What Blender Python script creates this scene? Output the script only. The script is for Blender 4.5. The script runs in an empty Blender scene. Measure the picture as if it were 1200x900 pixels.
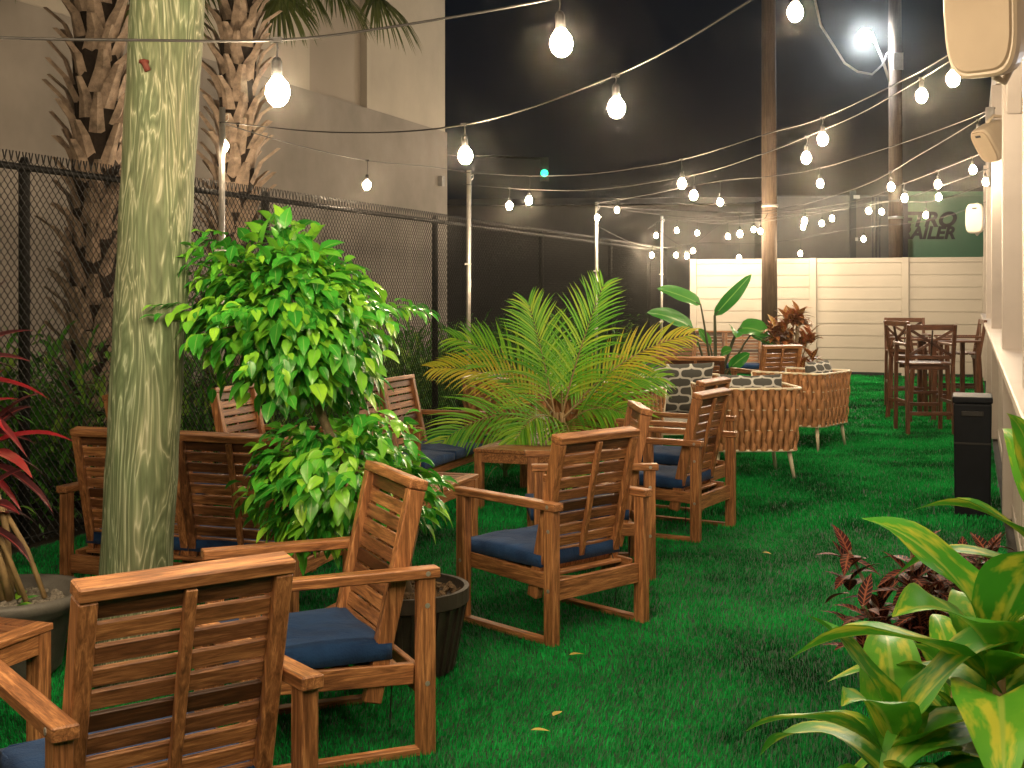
import bpy, bmesh, math, random
import numpy as np
from mathutils import Vector, Matrix, Euler
random.seed(7); np.random.seed(7)
R = math.radians; PI = math.pi
F = 1500.0; H = 1.6; HZ = 340.0
scene = bpy.context.scene
COL = scene.collection
V = Vector

# ---------------------------------------------------------------- placing helpers
def G(px, py, z=0.0):
    """point at height z seen at pixel px,py"""
    Y = (H - z) * F / (py - HZ)
    return V(((px - 600) * Y / F, Y, z))
def D(px, py, Y):
    return V(((px - 600) * Y / F, Y, H - (py - HZ) * Y / F))
U = V((.3304, .9439, 0)); N = V((.9439, -.3304, 0))      # along the long fence / into the yard
FA = -5.76
def FP(Y, z=0, out=0):            # on the chain link fence, out = metres into the yard
    return V((FA + .35 * Y, Y, z)) + N * out
WU = V((.3587, 1, 0)).normalized(); WN = V((-WU.y, WU.x, 0))   # porch wall, WN into the yard
def WP(Y, z=0, out=0):
    return V((.25 + .3587 * Y, Y, z)) + WN * out
def rz_of(d): return math.atan2(-d[0], d[1])

# ---------------------------------------------------------------- mesh builder
class MB:
    def __init__(s): s.v = []; s.f = []; s.uv = []
    def add(s, vs, fs, uvs=None):
        o = len(s.v)
        s.v.extend([tuple(a) for a in vs]); s.f.extend([tuple(i + o for i in f) for f in fs])
        s.uv.extend(uvs if uvs else [(0, 0)] * len(vs))
    def box(s, c, size, M=None):
        x, y, z = size[0] / 2, size[1] / 2, size[2] / 2
        vs = [V((a, b, d)) for a in (-x, x) for b in (-y, y) for d in (-z, z)]
        if M is not None: vs = [M @ a for a in vs]
        vs = [a + V(c) for a in vs]
        s.add(vs, [(0,1,3,2),(4,6,7,5),(0,4,5,1),(2,3,7,6),(0,2,6,4),(1,5,7,3)])
    def bar(s, p0, p1, w, t, up=(0,0,1)):
        """bar from p0 to p1, w across (perp to up), t along up"""
        p0 = V(p0); p1 = V(p1); d = (p1 - p0).normalized(); up = V(up)
        x = d.cross(up)
        if x.length < 1e-4: x = d.cross(V((0,1,0)))
        x.normalize(); u = x.cross(d)
        vs = [p + x * a * w / 2 + u * b * t / 2 for p in (p0, p1) for a in (-1, 1) for b in (-1, 1)]
        s.add(vs, [(0,1,3,2),(4,6,7,5),(0,4,5,1),(2,3,7,6),(0,2,6,4),(1,5,7,3)])
    def tube(s, pts, r, n=8, cap=True):
        pts = [V(p) for p in pts]; k = len(pts)
        rs = r if isinstance(r, (list, tuple)) else [r] * k
        ref = V((0, 0, 1)); vs = []; uvs = []
        d0 = (pts[1] - pts[0]).normalized()
        x = d0.cross(ref)
        if x.length < .05: x = d0.cross(V((0, 1, 0)))
        x.normalize()
        for i, p in enumerate(pts):
            d = (pts[min(i + 1, k - 1)] - pts[max(i - 1, 0)]).normalized()
            x = (x - d * x.dot(d)).normalized(); y = d.cross(x)
            for j in range(n):
                a = 2 * PI * j / n
                vs.append(p + (x * math.cos(a) + y * math.sin(a)) * rs[i]); uvs.append((i / (k - 1), j / n))
        fs = [(i*n+j, i*n+(j+1)%n, (i+1)*n+(j+1)%n, (i+1)*n+j) for i in range(k-1) for j in range(n)]
        if cap: fs += [tuple(range(n))[::-1], tuple((k-1)*n + j for j in range(n))]
        s.add(vs, fs, uvs)
    def lathe(s, prof, n=24, c=(0,0,0), sx=1, sy=1):
        k = len(prof); c = V(c)
        vs = [c + V((r*math.cos(2*PI*j/n)*sx, r*math.sin(2*PI*j/n)*sy, z)) for r, z in prof for j in range(n)]
        fs = [(i*n+j, i*n+(j+1)%n, (i+1)*n+(j+1)%n, (i+1)*n+j) for i in range(k-1) for j in range(n)]
        if prof[0][0] > 1e-5: fs.append(tuple(range(n))[::-1])
        if prof[-1][0] > 1e-5: fs.append(tuple((k-1)*n + j for j in range(n)))
        s.add(vs, fs)
    def leaf(s, p, d, up, L, W, nseg=4, droop=.5, fold=.25, prof='ovate', wave=0, ph=0, twist=0):
        p = V(p); d = V(d).normalized(); up = V(up)
        side = d.cross(up)
        if side.length < .05: side = d.cross(V((1, .3, 0)))
        side.normalize()
        vs = []; uvs = []; c = p.copy()
        for i in range(nseg + 1):
            t = i / nseg
            if prof == 'ovate': w = math.sin(PI * min(1, t ** .75)) * (1 - .15 * t)
            elif prof == 'strap': w = min(1, .35 + t * 2.6) * (1 - max(0, (t - .35) / .65) ** 1.7)
            elif prof == 'blade': w = min(1, .4 + t * 5) * (1 - t ** 3)
            elif prof == 'paddle': w = max(.0, math.sin(PI * min(1, t ** .8))) ** .6
            else: w = 1 - t
            if i == nseg: w = 0.02
            if i == 0: w = max(w, .08)
            w *= W / 2
            if twist: side = (Matrix.Rotation(twist / nseg, 3, d) @ side)
            nr = side.cross(d)
            wv = wave * W * math.sin(t * 11 + ph); wv2 = wave * W * math.sin(t * 9 + ph + 2)
            vs += [c - side*w + nr*(fold*w + wv*w*2/W), c, c + side*w + nr*(fold*w + wv2*w*2/W)]
            uvs += [(t, 0), (t, .5), (t, 1)]
            c = c + d * (L / nseg)
            dd = V((0, 0, -1)) * (droop / nseg)
            d = (d + dd).normalized()
            side = (side - d * side.dot(d)).normalized()
        fs = []
        for i in range(nseg):
            a = i * 3; fs += [(a, a+1, a+4, a+3), (a+1, a+2, a+5, a+4)]
        s.add(vs, fs, uvs)
        return c
    def mesh(s, name, mat, smooth=False, bevel=0, seg=1):
        me = bpy.data.meshes.new(name)
        me.from_pydata(s.v, [], s.f); me.update()
        if bevel:
            bm = bmesh.new(); bm.from_mesh(me)
            bmesh.ops.bevel(bm, geom=bm.edges[:] + bm.verts[:], offset=bevel, segments=seg, affect='EDGES', profile=.5)
            bm.to_mesh(me); bm.free()
        elif any(u != (0, 0) for u in s.uv[:60]):
            ul = me.uv_layers.new(name='UVMap')
            idx = np.empty(len(me.loops), dtype=np.int32); me.loops.foreach_get('vertex_index', idx)
            ul.data.foreach_set('uv', np.array(s.uv, dtype=np.float32)[idx].ravel())
        if smooth: me.polygons.foreach_set('use_smooth', [True] * len(me.polygons))
        me.materials.append(mat); me.update()
        return me
    def build(s, name, mat, parent=None, **k):
        return mkobj(name, s.mesh(name, mat, **k), parent)

def mkobj(name, me, parent=None):
    o = bpy.data.objects.new(name, me); COL.objects.link(o)
    if parent is not None: o.parent = parent
    return o
def tag(o, label=None, cat=None, group=None, kind=None):
    if label: o['label'] = label
    if cat: o['category'] = cat
    if group: o['group'] = group
    if kind: o['kind'] = kind
    return o
def thing(name, label, cat, loc=(0,0,0), rz=0, group=None):
    o = bpy.data.objects.new(name, None); COL.objects.link(o)
    o.empty_display_size = .1
    o.location = loc; o.rotation_euler = (0, 0, rz)
    return tag(o, label, cat, group)
KIDS = {}
def copy_tree(o, parent=None):
    c = o.copy(); COL.objects.link(c)
    c.parent = parent
    for ch in list(o.children): copy_tree(ch, c)
    return c

# ---------------------------------------------------------------- materials
def M_new(name):
    m = bpy.data.materials.new(name); m.use_nodes = True
    nt = m.node_tree; nt.nodes.clear()
    out = nt.nodes.new('ShaderNodeOutputMaterial'); b = nt.nodes.new('ShaderNodeBsdfPrincipled')
    nt.links.new(b.outputs[0], out.inputs[0])
    return m, nt, b, out
def node(nt, t, **k):
    n = nt.nodes.new(t)
    for a, v in k.items(): setattr(n, a, v)
    return n
def ramp(nt, stops):
    r = nt.nodes.new('ShaderNodeValToRGB'); e = r.color_ramp.elements
    while len(e) < len(stops): e.new(.5)
    for i, (p, c) in enumerate(stops): e[i].position = p; e[i].color = (*c, 1)
    return r
def coords(nt, scale=(1,1,1), kind='Object'):
    tc = node(nt, 'ShaderNodeTexCoord'); mp = node(nt, 'ShaderNodeMapping')
    mp.inputs['Scale'].default_value = scale
    nt.links.new(tc.outputs[kind], mp.inputs[0]); return mp.outputs[0]
def noise(nt, vec, sc=5, det=4, rough=.55, dist=0):
    n = node(nt, 'ShaderNodeTexNoise'); n.inputs['Scale'].default_value = sc; n.inputs['Detail'].default_value = det
    n.inputs['Roughness'].default_value = rough; n.inputs['Distortion'].default_value = dist
    nt.links.new(vec, n.inputs['Vector']); return n.outputs['Fac']
def math_n(nt, op, a, b=None):
    n = node(nt, 'ShaderNodeMath', operation=op)
    for i, x in enumerate((a, b)):
        if x is None: continue
        if isinstance(x, (int, float)): n.inputs[i].default_value = x
        else: nt.links.new(x, n.inputs[i])
    return n.outputs[0]
def bump(nt, b, h, st=.3, dist=.01):
    n = node(nt, 'ShaderNodeBump'); n.inputs['Strength'].default_value = st; n.inputs['Distance'].default_value = dist
    nt.links.new(h, n.inputs['Height']); nt.links.new(n.outputs[0], b.inputs['Normal'])
def mixc(nt, fac, a, b, mode='MIX'):
    n = node(nt, 'ShaderNodeMix', data_type='RGBA', blend_type=mode)
    for i, x in ((0, fac), (6, a), (7, b)):
        if isinstance(x, (int, float)): n.inputs[i].default_value = x
        elif isinstance(x, tuple): n.inputs[i].default_value = (*x, 1)
        else: nt.links.new(x, n.inputs[i])
    return n.outputs[2]

def wood(name, scale, c0, c1, c2, rough=.42, island=True):
    m, nt, b, _ = M_new(name)
    vec = coords(nt, scale)
    if island:
        g = node(nt, 'ShaderNodeNewGeometry')
        ad = node(nt, 'ShaderNodeVectorMath', operation='ADD')
        sc = node(nt, 'ShaderNodeVectorMath', operation='SCALE'); sc.inputs['Scale'].default_value = 37
        cb = node(nt, 'ShaderNodeCombineXYZ')
        for i in range(3): nt.links.new(g.outputs['Random Per Island'], cb.inputs[i])
        nt.links.new(cb.outputs[0], sc.inputs[0]); nt.links.new(sc.outputs[0], ad.inputs[1]); nt.links.new(vec, ad.inputs[0])
        vec = ad.outputs[0]
    f1 = noise(nt, vec, 1.6, 6, .62, .9)
    f2 = noise(nt, vec, 9, 3, .5)
    r = ramp(nt, [(.28, c0), (.5, c1), (.72, c2)]); nt.links.new(f1, r.inputs[0])
    r2 = ramp(nt, [(.3, (.62, .58, .55)), (.62, (1.1, 1.1, 1.1))]); nt.links.new(f2, r2.inputs[0])
    c = mixc(nt, .75, r.outputs[0], r2.outputs[0], 'MULTIPLY')
    if island:
        r3 = ramp(nt, [(0, (.30, .25, .22)), (.45, (.95, .92, .9)), (1, (1.6, 1.65, 1.5))]); nt.links.new(g.outputs['Random Per Island'], r3.inputs[0])
        c = mixc(nt, 1.0, c, r3.outputs[0], 'MULTIPLY')
    nt.links.new(c, b.inputs['Base Color']); b.inputs['Roughness'].default_value = rough
    bump(nt, b, f2, .25, .002)
    return m
WC = ((.055, .021, .010), (.205, .086, .036), (.46, .225, .10))
WX = wood('acacia_x', (3, 40, 40), *WC); WY = wood('acacia_y', (40, 3, 40), *WC); WZ = wood('acacia_z', (40, 40, 3), *WC)
DC = ((.028, .011, .006), (.07, .027, .014), (.13, .052, .026))
DX = wood('dark_wood_x', (3, 40, 40), *DC); DZ = wood('dark_wood_z', (40, 40, 3), *DC)

def simple(name, col, rough=.5, metal=0, var=.25, nsc=8, bmp=0, spec=None, dark=None):
    m, nt, b, _ = M_new(name)
    vec = coords(nt)
    f = noise(nt, vec, nsc, 5, .6)
    lo = dark or tuple(x * (1 - var) for x in col); hi = tuple(min(1, x * (1 + var * .6)) for x in col)
    r = ramp(nt, [(.3, lo), (.7, hi)]); nt.links.new(f, r.inputs[0])
    nt.links.new(r.outputs[0], b.inputs['Base Color'])
    b.inputs['Roughness'].default_value = rough; b.inputs['Metallic'].default_value = metal
    if spec is not None: b.inputs['Specular IOR Level'].default_value = spec
    if bmp: bump(nt, b, noise(nt, vec, nsc * 8, 4), bmp, .004)
    return m
def leafmat(name, stops, rib=None, ribw=.06, veins=0, transl=.3, rough=.35, spec=.5, edge=None, patch=None):
    m, nt, b, out = M_new(name)
    g = node(nt, 'ShaderNodeNewGeometry')
    r = ramp(nt, stops); 
    n1 = noise(nt, coords(nt), 7, 3)
    f = math_n(nt, 'ADD', math_n(nt, 'MULTIPLY', g.outputs['Random Per Island'], .7), math_n(nt, 'MULTIPLY', n1, .35))
    nt.links.new(f, r.inputs[0]); c = r.outputs[0]
    uv = node(nt, 'ShaderNodeUVMap'); sp = node(nt, 'ShaderNodeSeparateXYZ'); nt.links.new(uv.outputs[0], sp.inputs[0])
    cen = math_n(nt, 'ABSOLUTE', math_n(nt, 'SUBTRACT', sp.outputs[1], .5))
    if patch:      # variegated middle or margin
        pv = node(nt, 'ShaderNodeCombineXYZ')
        nt.links.new(math_n(nt, 'MULTIPLY', sp.outputs[0], 2.6), pv.inputs[0]); nt.links.new(math_n(nt, 'MULTIPLY', sp.outputs[1], 2.6), pv.inputs[1])
        nt.links.new(math_n(nt, 'MULTIPLY', g.outputs['Random Per Island'], 20), pv.inputs[2])
        pn = noise(nt, pv.outputs[0], 1.5, 3)
        pr = ramp(nt, [(patch[1], (0,0,0)), (patch[1] + .15, (1,1,1))]); nt.links.new(pn, pr.inputs[0])
        c = mixc(nt, pr.outputs[0], c, patch[0])
    if rib:
        w = ramp(nt, [(ribw * .4, (1,1,1)), (ribw, (0,0,0))]); nt.links.new(cen, w.inputs[0])
        fac = w.outputs[0]
        if veins:
            ph = math_n(nt, 'SUBTRACT', math_n(nt, 'MULTIPLY', sp.outputs[0], veins), math_n(nt, 'MULTIPLY', cen, veins * .28))
            vv = math_n(nt, 'ABSOLUTE', math_n(nt, 'SUBTRACT', math_n(nt, 'FRACT', ph), .5))
            w2 = ramp(nt, [(.06, (1,1,1)), (.15, (0,0,0))]); nt.links.new(vv, w2.inputs[0])
            fac = math_n(nt, 'MAXIMUM', fac, w2.outputs[0])
        c = mixc(nt, fac, c, rib)
    nt.links.new(c, b.inputs['Base Color']); b.inputs['Roughness'].default_value = rough; b.inputs['Specular IOR Level'].default_value = spec
    bump(nt, b, noise(nt, coords(nt), 60, 2), .12, .004)
    if transl:
        tr = node(nt, 'ShaderNodeBsdfTranslucent'); nt.links.new(c, tr.inputs[0])
        mx = node(nt, 'ShaderNodeMixShader'); mx.inputs[0].default_value = transl
        nt.links.new(b.outputs[0], mx.inputs[1]); nt.links.new(tr.outputs[0], mx.inputs[2]); nt.links.new(mx.outputs[0], out.inputs[0])
    return m
def emis(name, col, st):
    m, nt, b, out = M_new(name)
    nt.nodes.remove(b); e = node(nt, 'ShaderNodeEmission'); e.inputs[0].default_value = (*col, 1); e.inputs[1].default_value = st
    nt.links.new(e.outputs[0], out.inputs[0]); return m

M = {}
def cushion_mat():
    m, nt, b, _ = M_new('navy_fabric')
    vec = coords(nt); w = noise(nt, vec, 9, 4)
    r = ramp(nt, [(.3, (.006, .028, .09)), (.7, (.014, .055, .16))]); nt.links.new(w, r.inputs[0])
    nt.links.new(r.outputs[0], b.inputs['Base Color']); b.inputs['Roughness'].default_value = .85
    b.inputs['Sheen Weight'].default_value = .06; b.inputs['Specular IOR Level'].default_value = .25
    bump(nt, b, math_n(nt, 'ADD', math_n(nt, 'MULTIPLY', noise(nt, vec, 7, 3, .5, .8), 5), noise(nt, vec, 160, 2)), .45, .006)
    return m
M['navy'] = cushion_mat()
def turf_mat(name, lo, hi):
    m, nt, b, _ = M_new(name)
    g = node(nt, 'ShaderNodeNewGeometry')
    vec = coords(nt); n1 = noise(nt, vec, 1.4, 4)
    f = math_n(nt, 'ADD', math_n(nt, 'MULTIPLY', g.outputs['Random Per Island'], .45), math_n(nt, 'MULTIPLY', math_n(nt, 'SUBTRACT', n1, .33), 1.9))
    r = ramp(nt, [(.1, lo), (.85, hi)]); nt.links.new(f, r.inputs[0])
    nt.links.new(r.outputs[0], b.inputs['Base Color']); b.inputs['Roughness'].default_value = .6; b.inputs['Specular IOR Level'].default_value = .12
    return m
M['turf'] = turf_mat('turf_blade', (.0004, .030, .007), (.012, .44, .078))
M['turf_base'] = simple('turf_base', (.002, .045, .013), .8, var=.5, nsc=20, bmp=.5)
def pole_mat():
    m, nt, b, _ = M_new('weathered_pole')
    v = coords(nt, (9, 9, 1.1))
    n0 = noise(nt, v, .9, 4, .5, 1.2)
    rings = math_n(nt, 'ABSOLUTE', math_n(nt, 'SINE', math_n(nt, 'MULTIPLY', n0, 34)))
    fine = noise(nt, coords(nt, (60, 60, 2.5)), 1.5, 4)
    r = ramp(nt, [(.0, (.36, .37, .285)), (.3, (.19, .215, .135)), (1, (.09, .115, .062))]); nt.links.new(rings, r.inputs[0])
    r2 = ramp(nt, [(.3, (.6, .6, .6)), (.65, (1.15, 1.15, 1.15))]); nt.links.new(fine, r2.inputs[0])
    c = mixc(nt, .8, r.outputs[0], r2.outputs[0], 'MULTIPLY')
    big = noise(nt, coords(nt, (3, 3, .8)), 1.3, 3)
    rb = ramp(nt, [(.35, (.85, 1.0, .85)), (.65, (1.12, 1.04, .95))]); nt.links.new(big, rb.inputs[0])
    c = mixc(nt, 1, c, rb.outputs[0], 'MULTIPLY')
    nt.links.new(c, b.inputs['Base Color']); b.inputs['Roughness'].default_value = .75
    bump(nt, b, math_n(nt, 'ADD', rings, fine), .35, .004)
    return m
M['pole'] = pole_mat()
M['pole2'] = wood('utility_wood', (12, 12, .8), (.055, .034, .022), (.10, .066, .043), (.14, .098, .064), .8, False)
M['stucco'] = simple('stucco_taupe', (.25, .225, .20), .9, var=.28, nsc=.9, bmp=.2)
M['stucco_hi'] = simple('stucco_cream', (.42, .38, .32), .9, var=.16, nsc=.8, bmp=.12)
M['stucco_shade'] = simple('stucco_recess_shade', (.32, .28, .235), .9, var=.1, nsc=.5, bmp=.12)  # cream stucco toned down; shade of the recess is put into the colour
M['white'] = simple('white_paint', (.44, .395, .36), .45, var=.1, nsc=3, bmp=.1)
M['vinyl'] = simple('white_vinyl', (.44, .405, .36), .4, var=.06, nsc=1.5)
M['gap'] = simple('board_shadow_line', (.25, .2, .15), .7)
M['black'] = simple('black_vinyl', (.008, .008, .008), .6)
M['bin'] = simple('black_plastic', (.006, .008, .012), .55, var=.3, bmp=.1, spec=.15)
M['steel'] = simple('galvanised_steel', (.62, .6, .56), .38, metal=.75, var=.15, nsc=20)
M['wire'] = simple('black_wire', (.011, .010, .009), .55)
M['cream'] = simple('cream_powder_coat', (.78, .70, .52), .4, var=.05)
M['cord'] = simple('tan_rope', (.50, .24, .105), .7, var=.3, nsc=14, bmp=.3)
M['cord2'] = simple('tan_rope_dark', (.34, .17, .07), .7, var=.3, nsc=14, bmp=.3)
M['seatpad'] = simple('grey_cushion_fabric', (.30, .29, .26), .9, bmp=.3)
M['speaker'] = simple('cream_speaker_plastic', (.42, .35, .26), .4, var=.08, nsc=5)
M['speaker_w'] = simple('white_speaker_plastic', (.5, .47, .42), .4, var=.05, nsc=5)
M['grille'] = simple('speaker_grille', (.34, .27, .19), .55, var=.08, nsc=5, bmp=.3)
M['potgrey'] = simple('grey_stone_pot', (.13, .125, .11), .5, var=.4, nsc=9, bmp=.4)
M['potblack'] = simple('black_pot', (.035, .028, .022), .5, var=.4, nsc=9, bmp=.3)
M['soil'] = simple('bark_mulch', (.10, .062, .03), .9, var=.6, nsc=40, bmp=.9)
M['gravel'] = simple('white_gravel', (.30, .27, .22), .8, var=.7, nsc=60, bmp=1)
M['bark'] = simple('grey_bark', (.24, .18, .11), .85, var=.35, nsc=20, bmp=.6)
M['boot'] = simple('palm_boot', (.36, .27, .20), .85, var=.55, nsc=14, bmp=.8)
M['fibre'] = simple('palm_fibre', (.028, .018, .012), .95, var=.5, nsc=30, bmp=.9)
M['green_tr'] = simple('green_trailer_paint', (.10, .20, .10), .45, var=.12, nsc=.8)
M['grey_tr'] = simple('grey_trailer_paint', (.075, .068, .056), .6, var=.25, nsc=.8)
M['dark_tr'] = simple('dark_steel', (.01, .01, .014), .6)
M['ink'] = simple('black_lettering', (.006, .006, .006), .6)
M['asphalt'] = simple('asphalt', (.05, .048, .045), .9, var=.3, nsc=3, bmp=.4)
M['soilbed'] = simple('planting_soil', (.035, .024, .014), .95, var=.5, nsc=25, bmp=.8)
M['junction'] = simple('grey_box', (.3, .29, .28), .5)
M['rust'] = simple('rusty_hook', (.12, .02, .01), .7)
M['bulb'] = emis('lit_bulb', (1, .76, .49), 330)
M['lampcool'] = emis('cool_lamp', (.85, .95, 1), 520)
M['porchglow'] = emis('porch_lamp', (.9, .93, 1), 38)
M['greenlamp'] = emis('green_signal', (.02, 1, .35), 3)
M['l_ficus'] = leafmat('ficus_leaf', [(.1, (.015, .18, .02)), (.5, (.07, .40, .035)), (.9, (.32, .64, .045))], rib=(.22, .45, .1), ribw=.05, rough=.28, transl=.3)
M['l_palm'] = leafmat('areca_leaf', [(.1, (.05, .30, .016)), (.55, (.15, .50, .022)), (.95, (.42, .60, .04))], rib=(.4, .42, .1), ribw=.08, rough=.4, transl=.35)
M['l_palmy'] = leafmat('areca_yellow_leaf', [(.1, (.30, .46, .02)), (.9, (.68, .50, .04))], rib=(.5, .4, .1), ribw=.08, rough=.4, transl=.35)
M['l_fan'] = leafmat('fan_palm_leaf', [(.1, (.03, .055, .012)), (.9, (.10, .13, .03))], rough=.5, transl=.2)
M['l_cord'] = leafmat('cordyline_leaf', [(.1, (.03, .012, .014)), (.5, (.08, .018, .022)), (.78, (.36, .02, .03)), (.97, (.5, .2, .15))], rib=(.35, .06, .06), ribw=.07, rough=.35, transl=.2)
M['l_drac'] = leafmat('corn_plant_leaf', [(.1, (.02, .19, .018)), (.6, (.07, .33, .025)), (.95, (.2, .44, .035))], rib=(.3, .45, .07), ribw=.05, rough=.42, spec=.3, transl=.28, patch=((.46, .50, .05), .50))
M['l_croton'] = leafmat('croton_leaf', [(.1, (.008, .010, .007)), (.5, (.02, .008, .008)), (.85, (.06, .012, .012)), (.97, (.04, .06, .012))], rib=(.26, .08, .04), ribw=.10, veins=8, rough=.55, spec=.15, transl=.15)
M['l_croton2'] = leafmat('red_croton_leaf', [(.1, (.06, .02, .012)), (.45, (.22, .05, .025)), (.7, (.42, .10, .05)), (.95, (.28, .22, .03))], rib=(.5, .3, .08), ribw=.08, veins=6, rough=.35, transl=.15)
M['l_bird'] = leafmat('bird_of_paradise_leaf', [(.1, (.015, .13, .02)), (.5, (.035, .24, .03)), (.95, (.12, .36, .05))], rib=(.2, .42, .1), ribw=.05, rough=.28, transl=.3)
M['l_under'] = leafmat('undergrowth_leaf', [(.1, (.03, .16, .015)), (.6, (.10, .34, .035)), (.95, (.32, .48, .07))], rough=.45, transl=.25)
M['l_fern'] = leafmat('fern_leaf', [(.1, (.05, .12, .015)), (.6, (.14, .22, .03)), (.95, (.3, .32, .05))], rough=.5, transl=.3)
M['stem'] = simple('green_stem', (.07, .14, .03), .5)
M['stemdark'] = simple('dark_stem', (.04, .05, .02), .5)
M['stempale'] = simple('pale_stem', (.32, .22, .10), .6, var=.3, nsc=20)
M['litter'] = simple('fallen_leaf', (.40, .34, .06), .7)
def pillow_mat():
    m, nt, b, _ = M_new('trellis_pillow')
    tc = node(nt, 'ShaderNodeTexCoord'); sp = node(nt, 'ShaderNodeSeparateXYZ'); nt.links.new(tc.outputs['Object'], sp.inputs[0])
    x = math_n(nt, 'MULTIPLY', sp.outputs[0], 20); z = math_n(nt, 'MULTIPLY', sp.outputs[2], 20)
    p = math_n(nt, 'ADD', x, z); q = math_n(nt, 'SUBTRACT', x, z)
    l1 = math_n(nt, 'ABSOLUTE', math_n(nt, 'SINE', math_n(nt, 'ADD', p, math_n(nt, 'MULTIPLY', math_n(nt, 'SINE', math_n(nt, 'MULTIPLY', q, 2)), .45))))
    l2 = math_n(nt, 'ABSOLUTE', math_n(nt, 'SINE', math_n(nt, 'ADD', q, math_n(nt, 'MULTIPLY', math_n(nt, 'SINE', math_n(nt, 'MULTIPLY', p, 2)), .45))))
    r = ramp(nt, [(.22, (.55, .56, .53)), (.30, (.075, .08, .075))]); nt.links.new(math_n(nt, 'MINIMUM', l1, l2), r.inputs[0])
    nt.links.new(r.outputs[0], b.inputs['Base Color']); b.inputs['Roughness'].default_value = .9
    bump(nt, b, noise(nt, coords(nt), 200, 2), .3, .002)
    return m
M['pillow'] = pillow_mat()

# ---------------------------------------------------------------- ground
mb = MB(); mb.add([(-60, -15, -.02), (70, -15, -.02), (70, 130, -.02), (-60, 130, -.02)], [(0, 1, 2, 3)])
tag(mb.build('ground', M['asphalt']), kind='structure')
mb = MB()
a, b_, c, d = FP(-2, 0, -.0), WP(-2, 0, .3), WP(23.2, 0, .02), FP(26, 0, 0)
mb.add([(a.x, a.y, 0), (b_.x+.3, b_.y, 0), (c.x, c.y, 0), (d.x, d.y, 0)], [(0, 1, 2, 3)])
tag(mb.build('lawn', M['turf_base']), kind='structure')
mb = MB()
a, b_, c, d = FP(-2, -.004, 0), FP(26, -.004, 0), FP(26, -.004, -2.5), FP(-2, -.004, -2.5)
mb.add([a, d, c, b_], [(0, 1, 2, 3)])
tag(mb.build('planting_bed', M['soilbed']), kind='structure')

def grass():
    def field(n, y0, y1, hgt, wid):
        Y = y0 + (y1 - y0) * np.random.rand(n) ** 1.0
        xl = np.maximum(FA + .35 * Y + .05, -Y * .44); xr = np.minimum(.22 + .3587 * Y, Y * .44)
        X = xl + (xr - xl) * np.random.rand(n)
        az = np.random.rand(n) * 2 * np.pi
        h = hgt * (.6 + .6 * np.random.rand(n)); w = wid * (.7 + .6 * np.random.rand(n))
        lean = .55 * np.random.rand(n)
        pat = .35 * np.sin(X * 2.1 + 1.3 * np.sin(Y * 1.7)) + .3 * np.sin(Y * 2.9 + X)
        lx = np.cos(az) * lean + pat * .5; ly = np.sin(az) * lean + pat * .3
        cx, cy = np.cos(az + 1.57), np.sin(az + 1.57)
        P = np.zeros((n, 5, 3))
        P[:, 0] = np.stack([X - cx*w, Y - cy*w, 0*X], 1); P[:, 1] = np.stack([X + cx*w, Y + cy*w, 0*X], 1)
        mx, my, mz = X + lx*h*.35, Y + ly*h*.35, h*.6
        P[:, 2] = np.stack([mx + cx*w*.8, my + cy*w*.8, mz], 1); P[:, 3] = np.stack([mx - cx*w*.8, my - cy*w*.8, mz], 1)
        P[:, 4] = np.stack([X + lx*h, Y + ly*h, h * (1 - .25*(lx**2 + ly**2))], 1)
        return P
    P = np.concatenate([field(260000, 4.0, 8.5, .021, .0015), field(200000, 8.5, 15, .03, .0028), field(110000, 15, 24.6, .03, .005)])
    n = len(P); me = bpy.data.meshes.new('grass')
    me.vertices.add(n * 5); me.vertices.foreach_set('co', P.astype(np.float32).ravel())
    base = np.arange(n)[:, None] * 5
    q = base + np.array([[0, 1, 2, 3]]); t = base + np.array([[3, 2, 4]])
    loops = np.concatenate([q, t], 1).ravel()
    me.loops.add(len(loops)); me.loops.foreach_set('vertex_index', loops.astype(np.int32))
    me.polygons.add(n * 2)
    st = (np.arange(n)[:, None] * 7 + np.array([[0, 4]])).ravel(); me.polygons.foreach_set('loop_start', st.astype(np.int32))
    me.update(calc_edges=True); me.materials.append(M['turf'])
    tag(mkobj('grass', me), 'short dark green artificial turf pile covering the yard', 'grass', kind='stuff')
grass()

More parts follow.
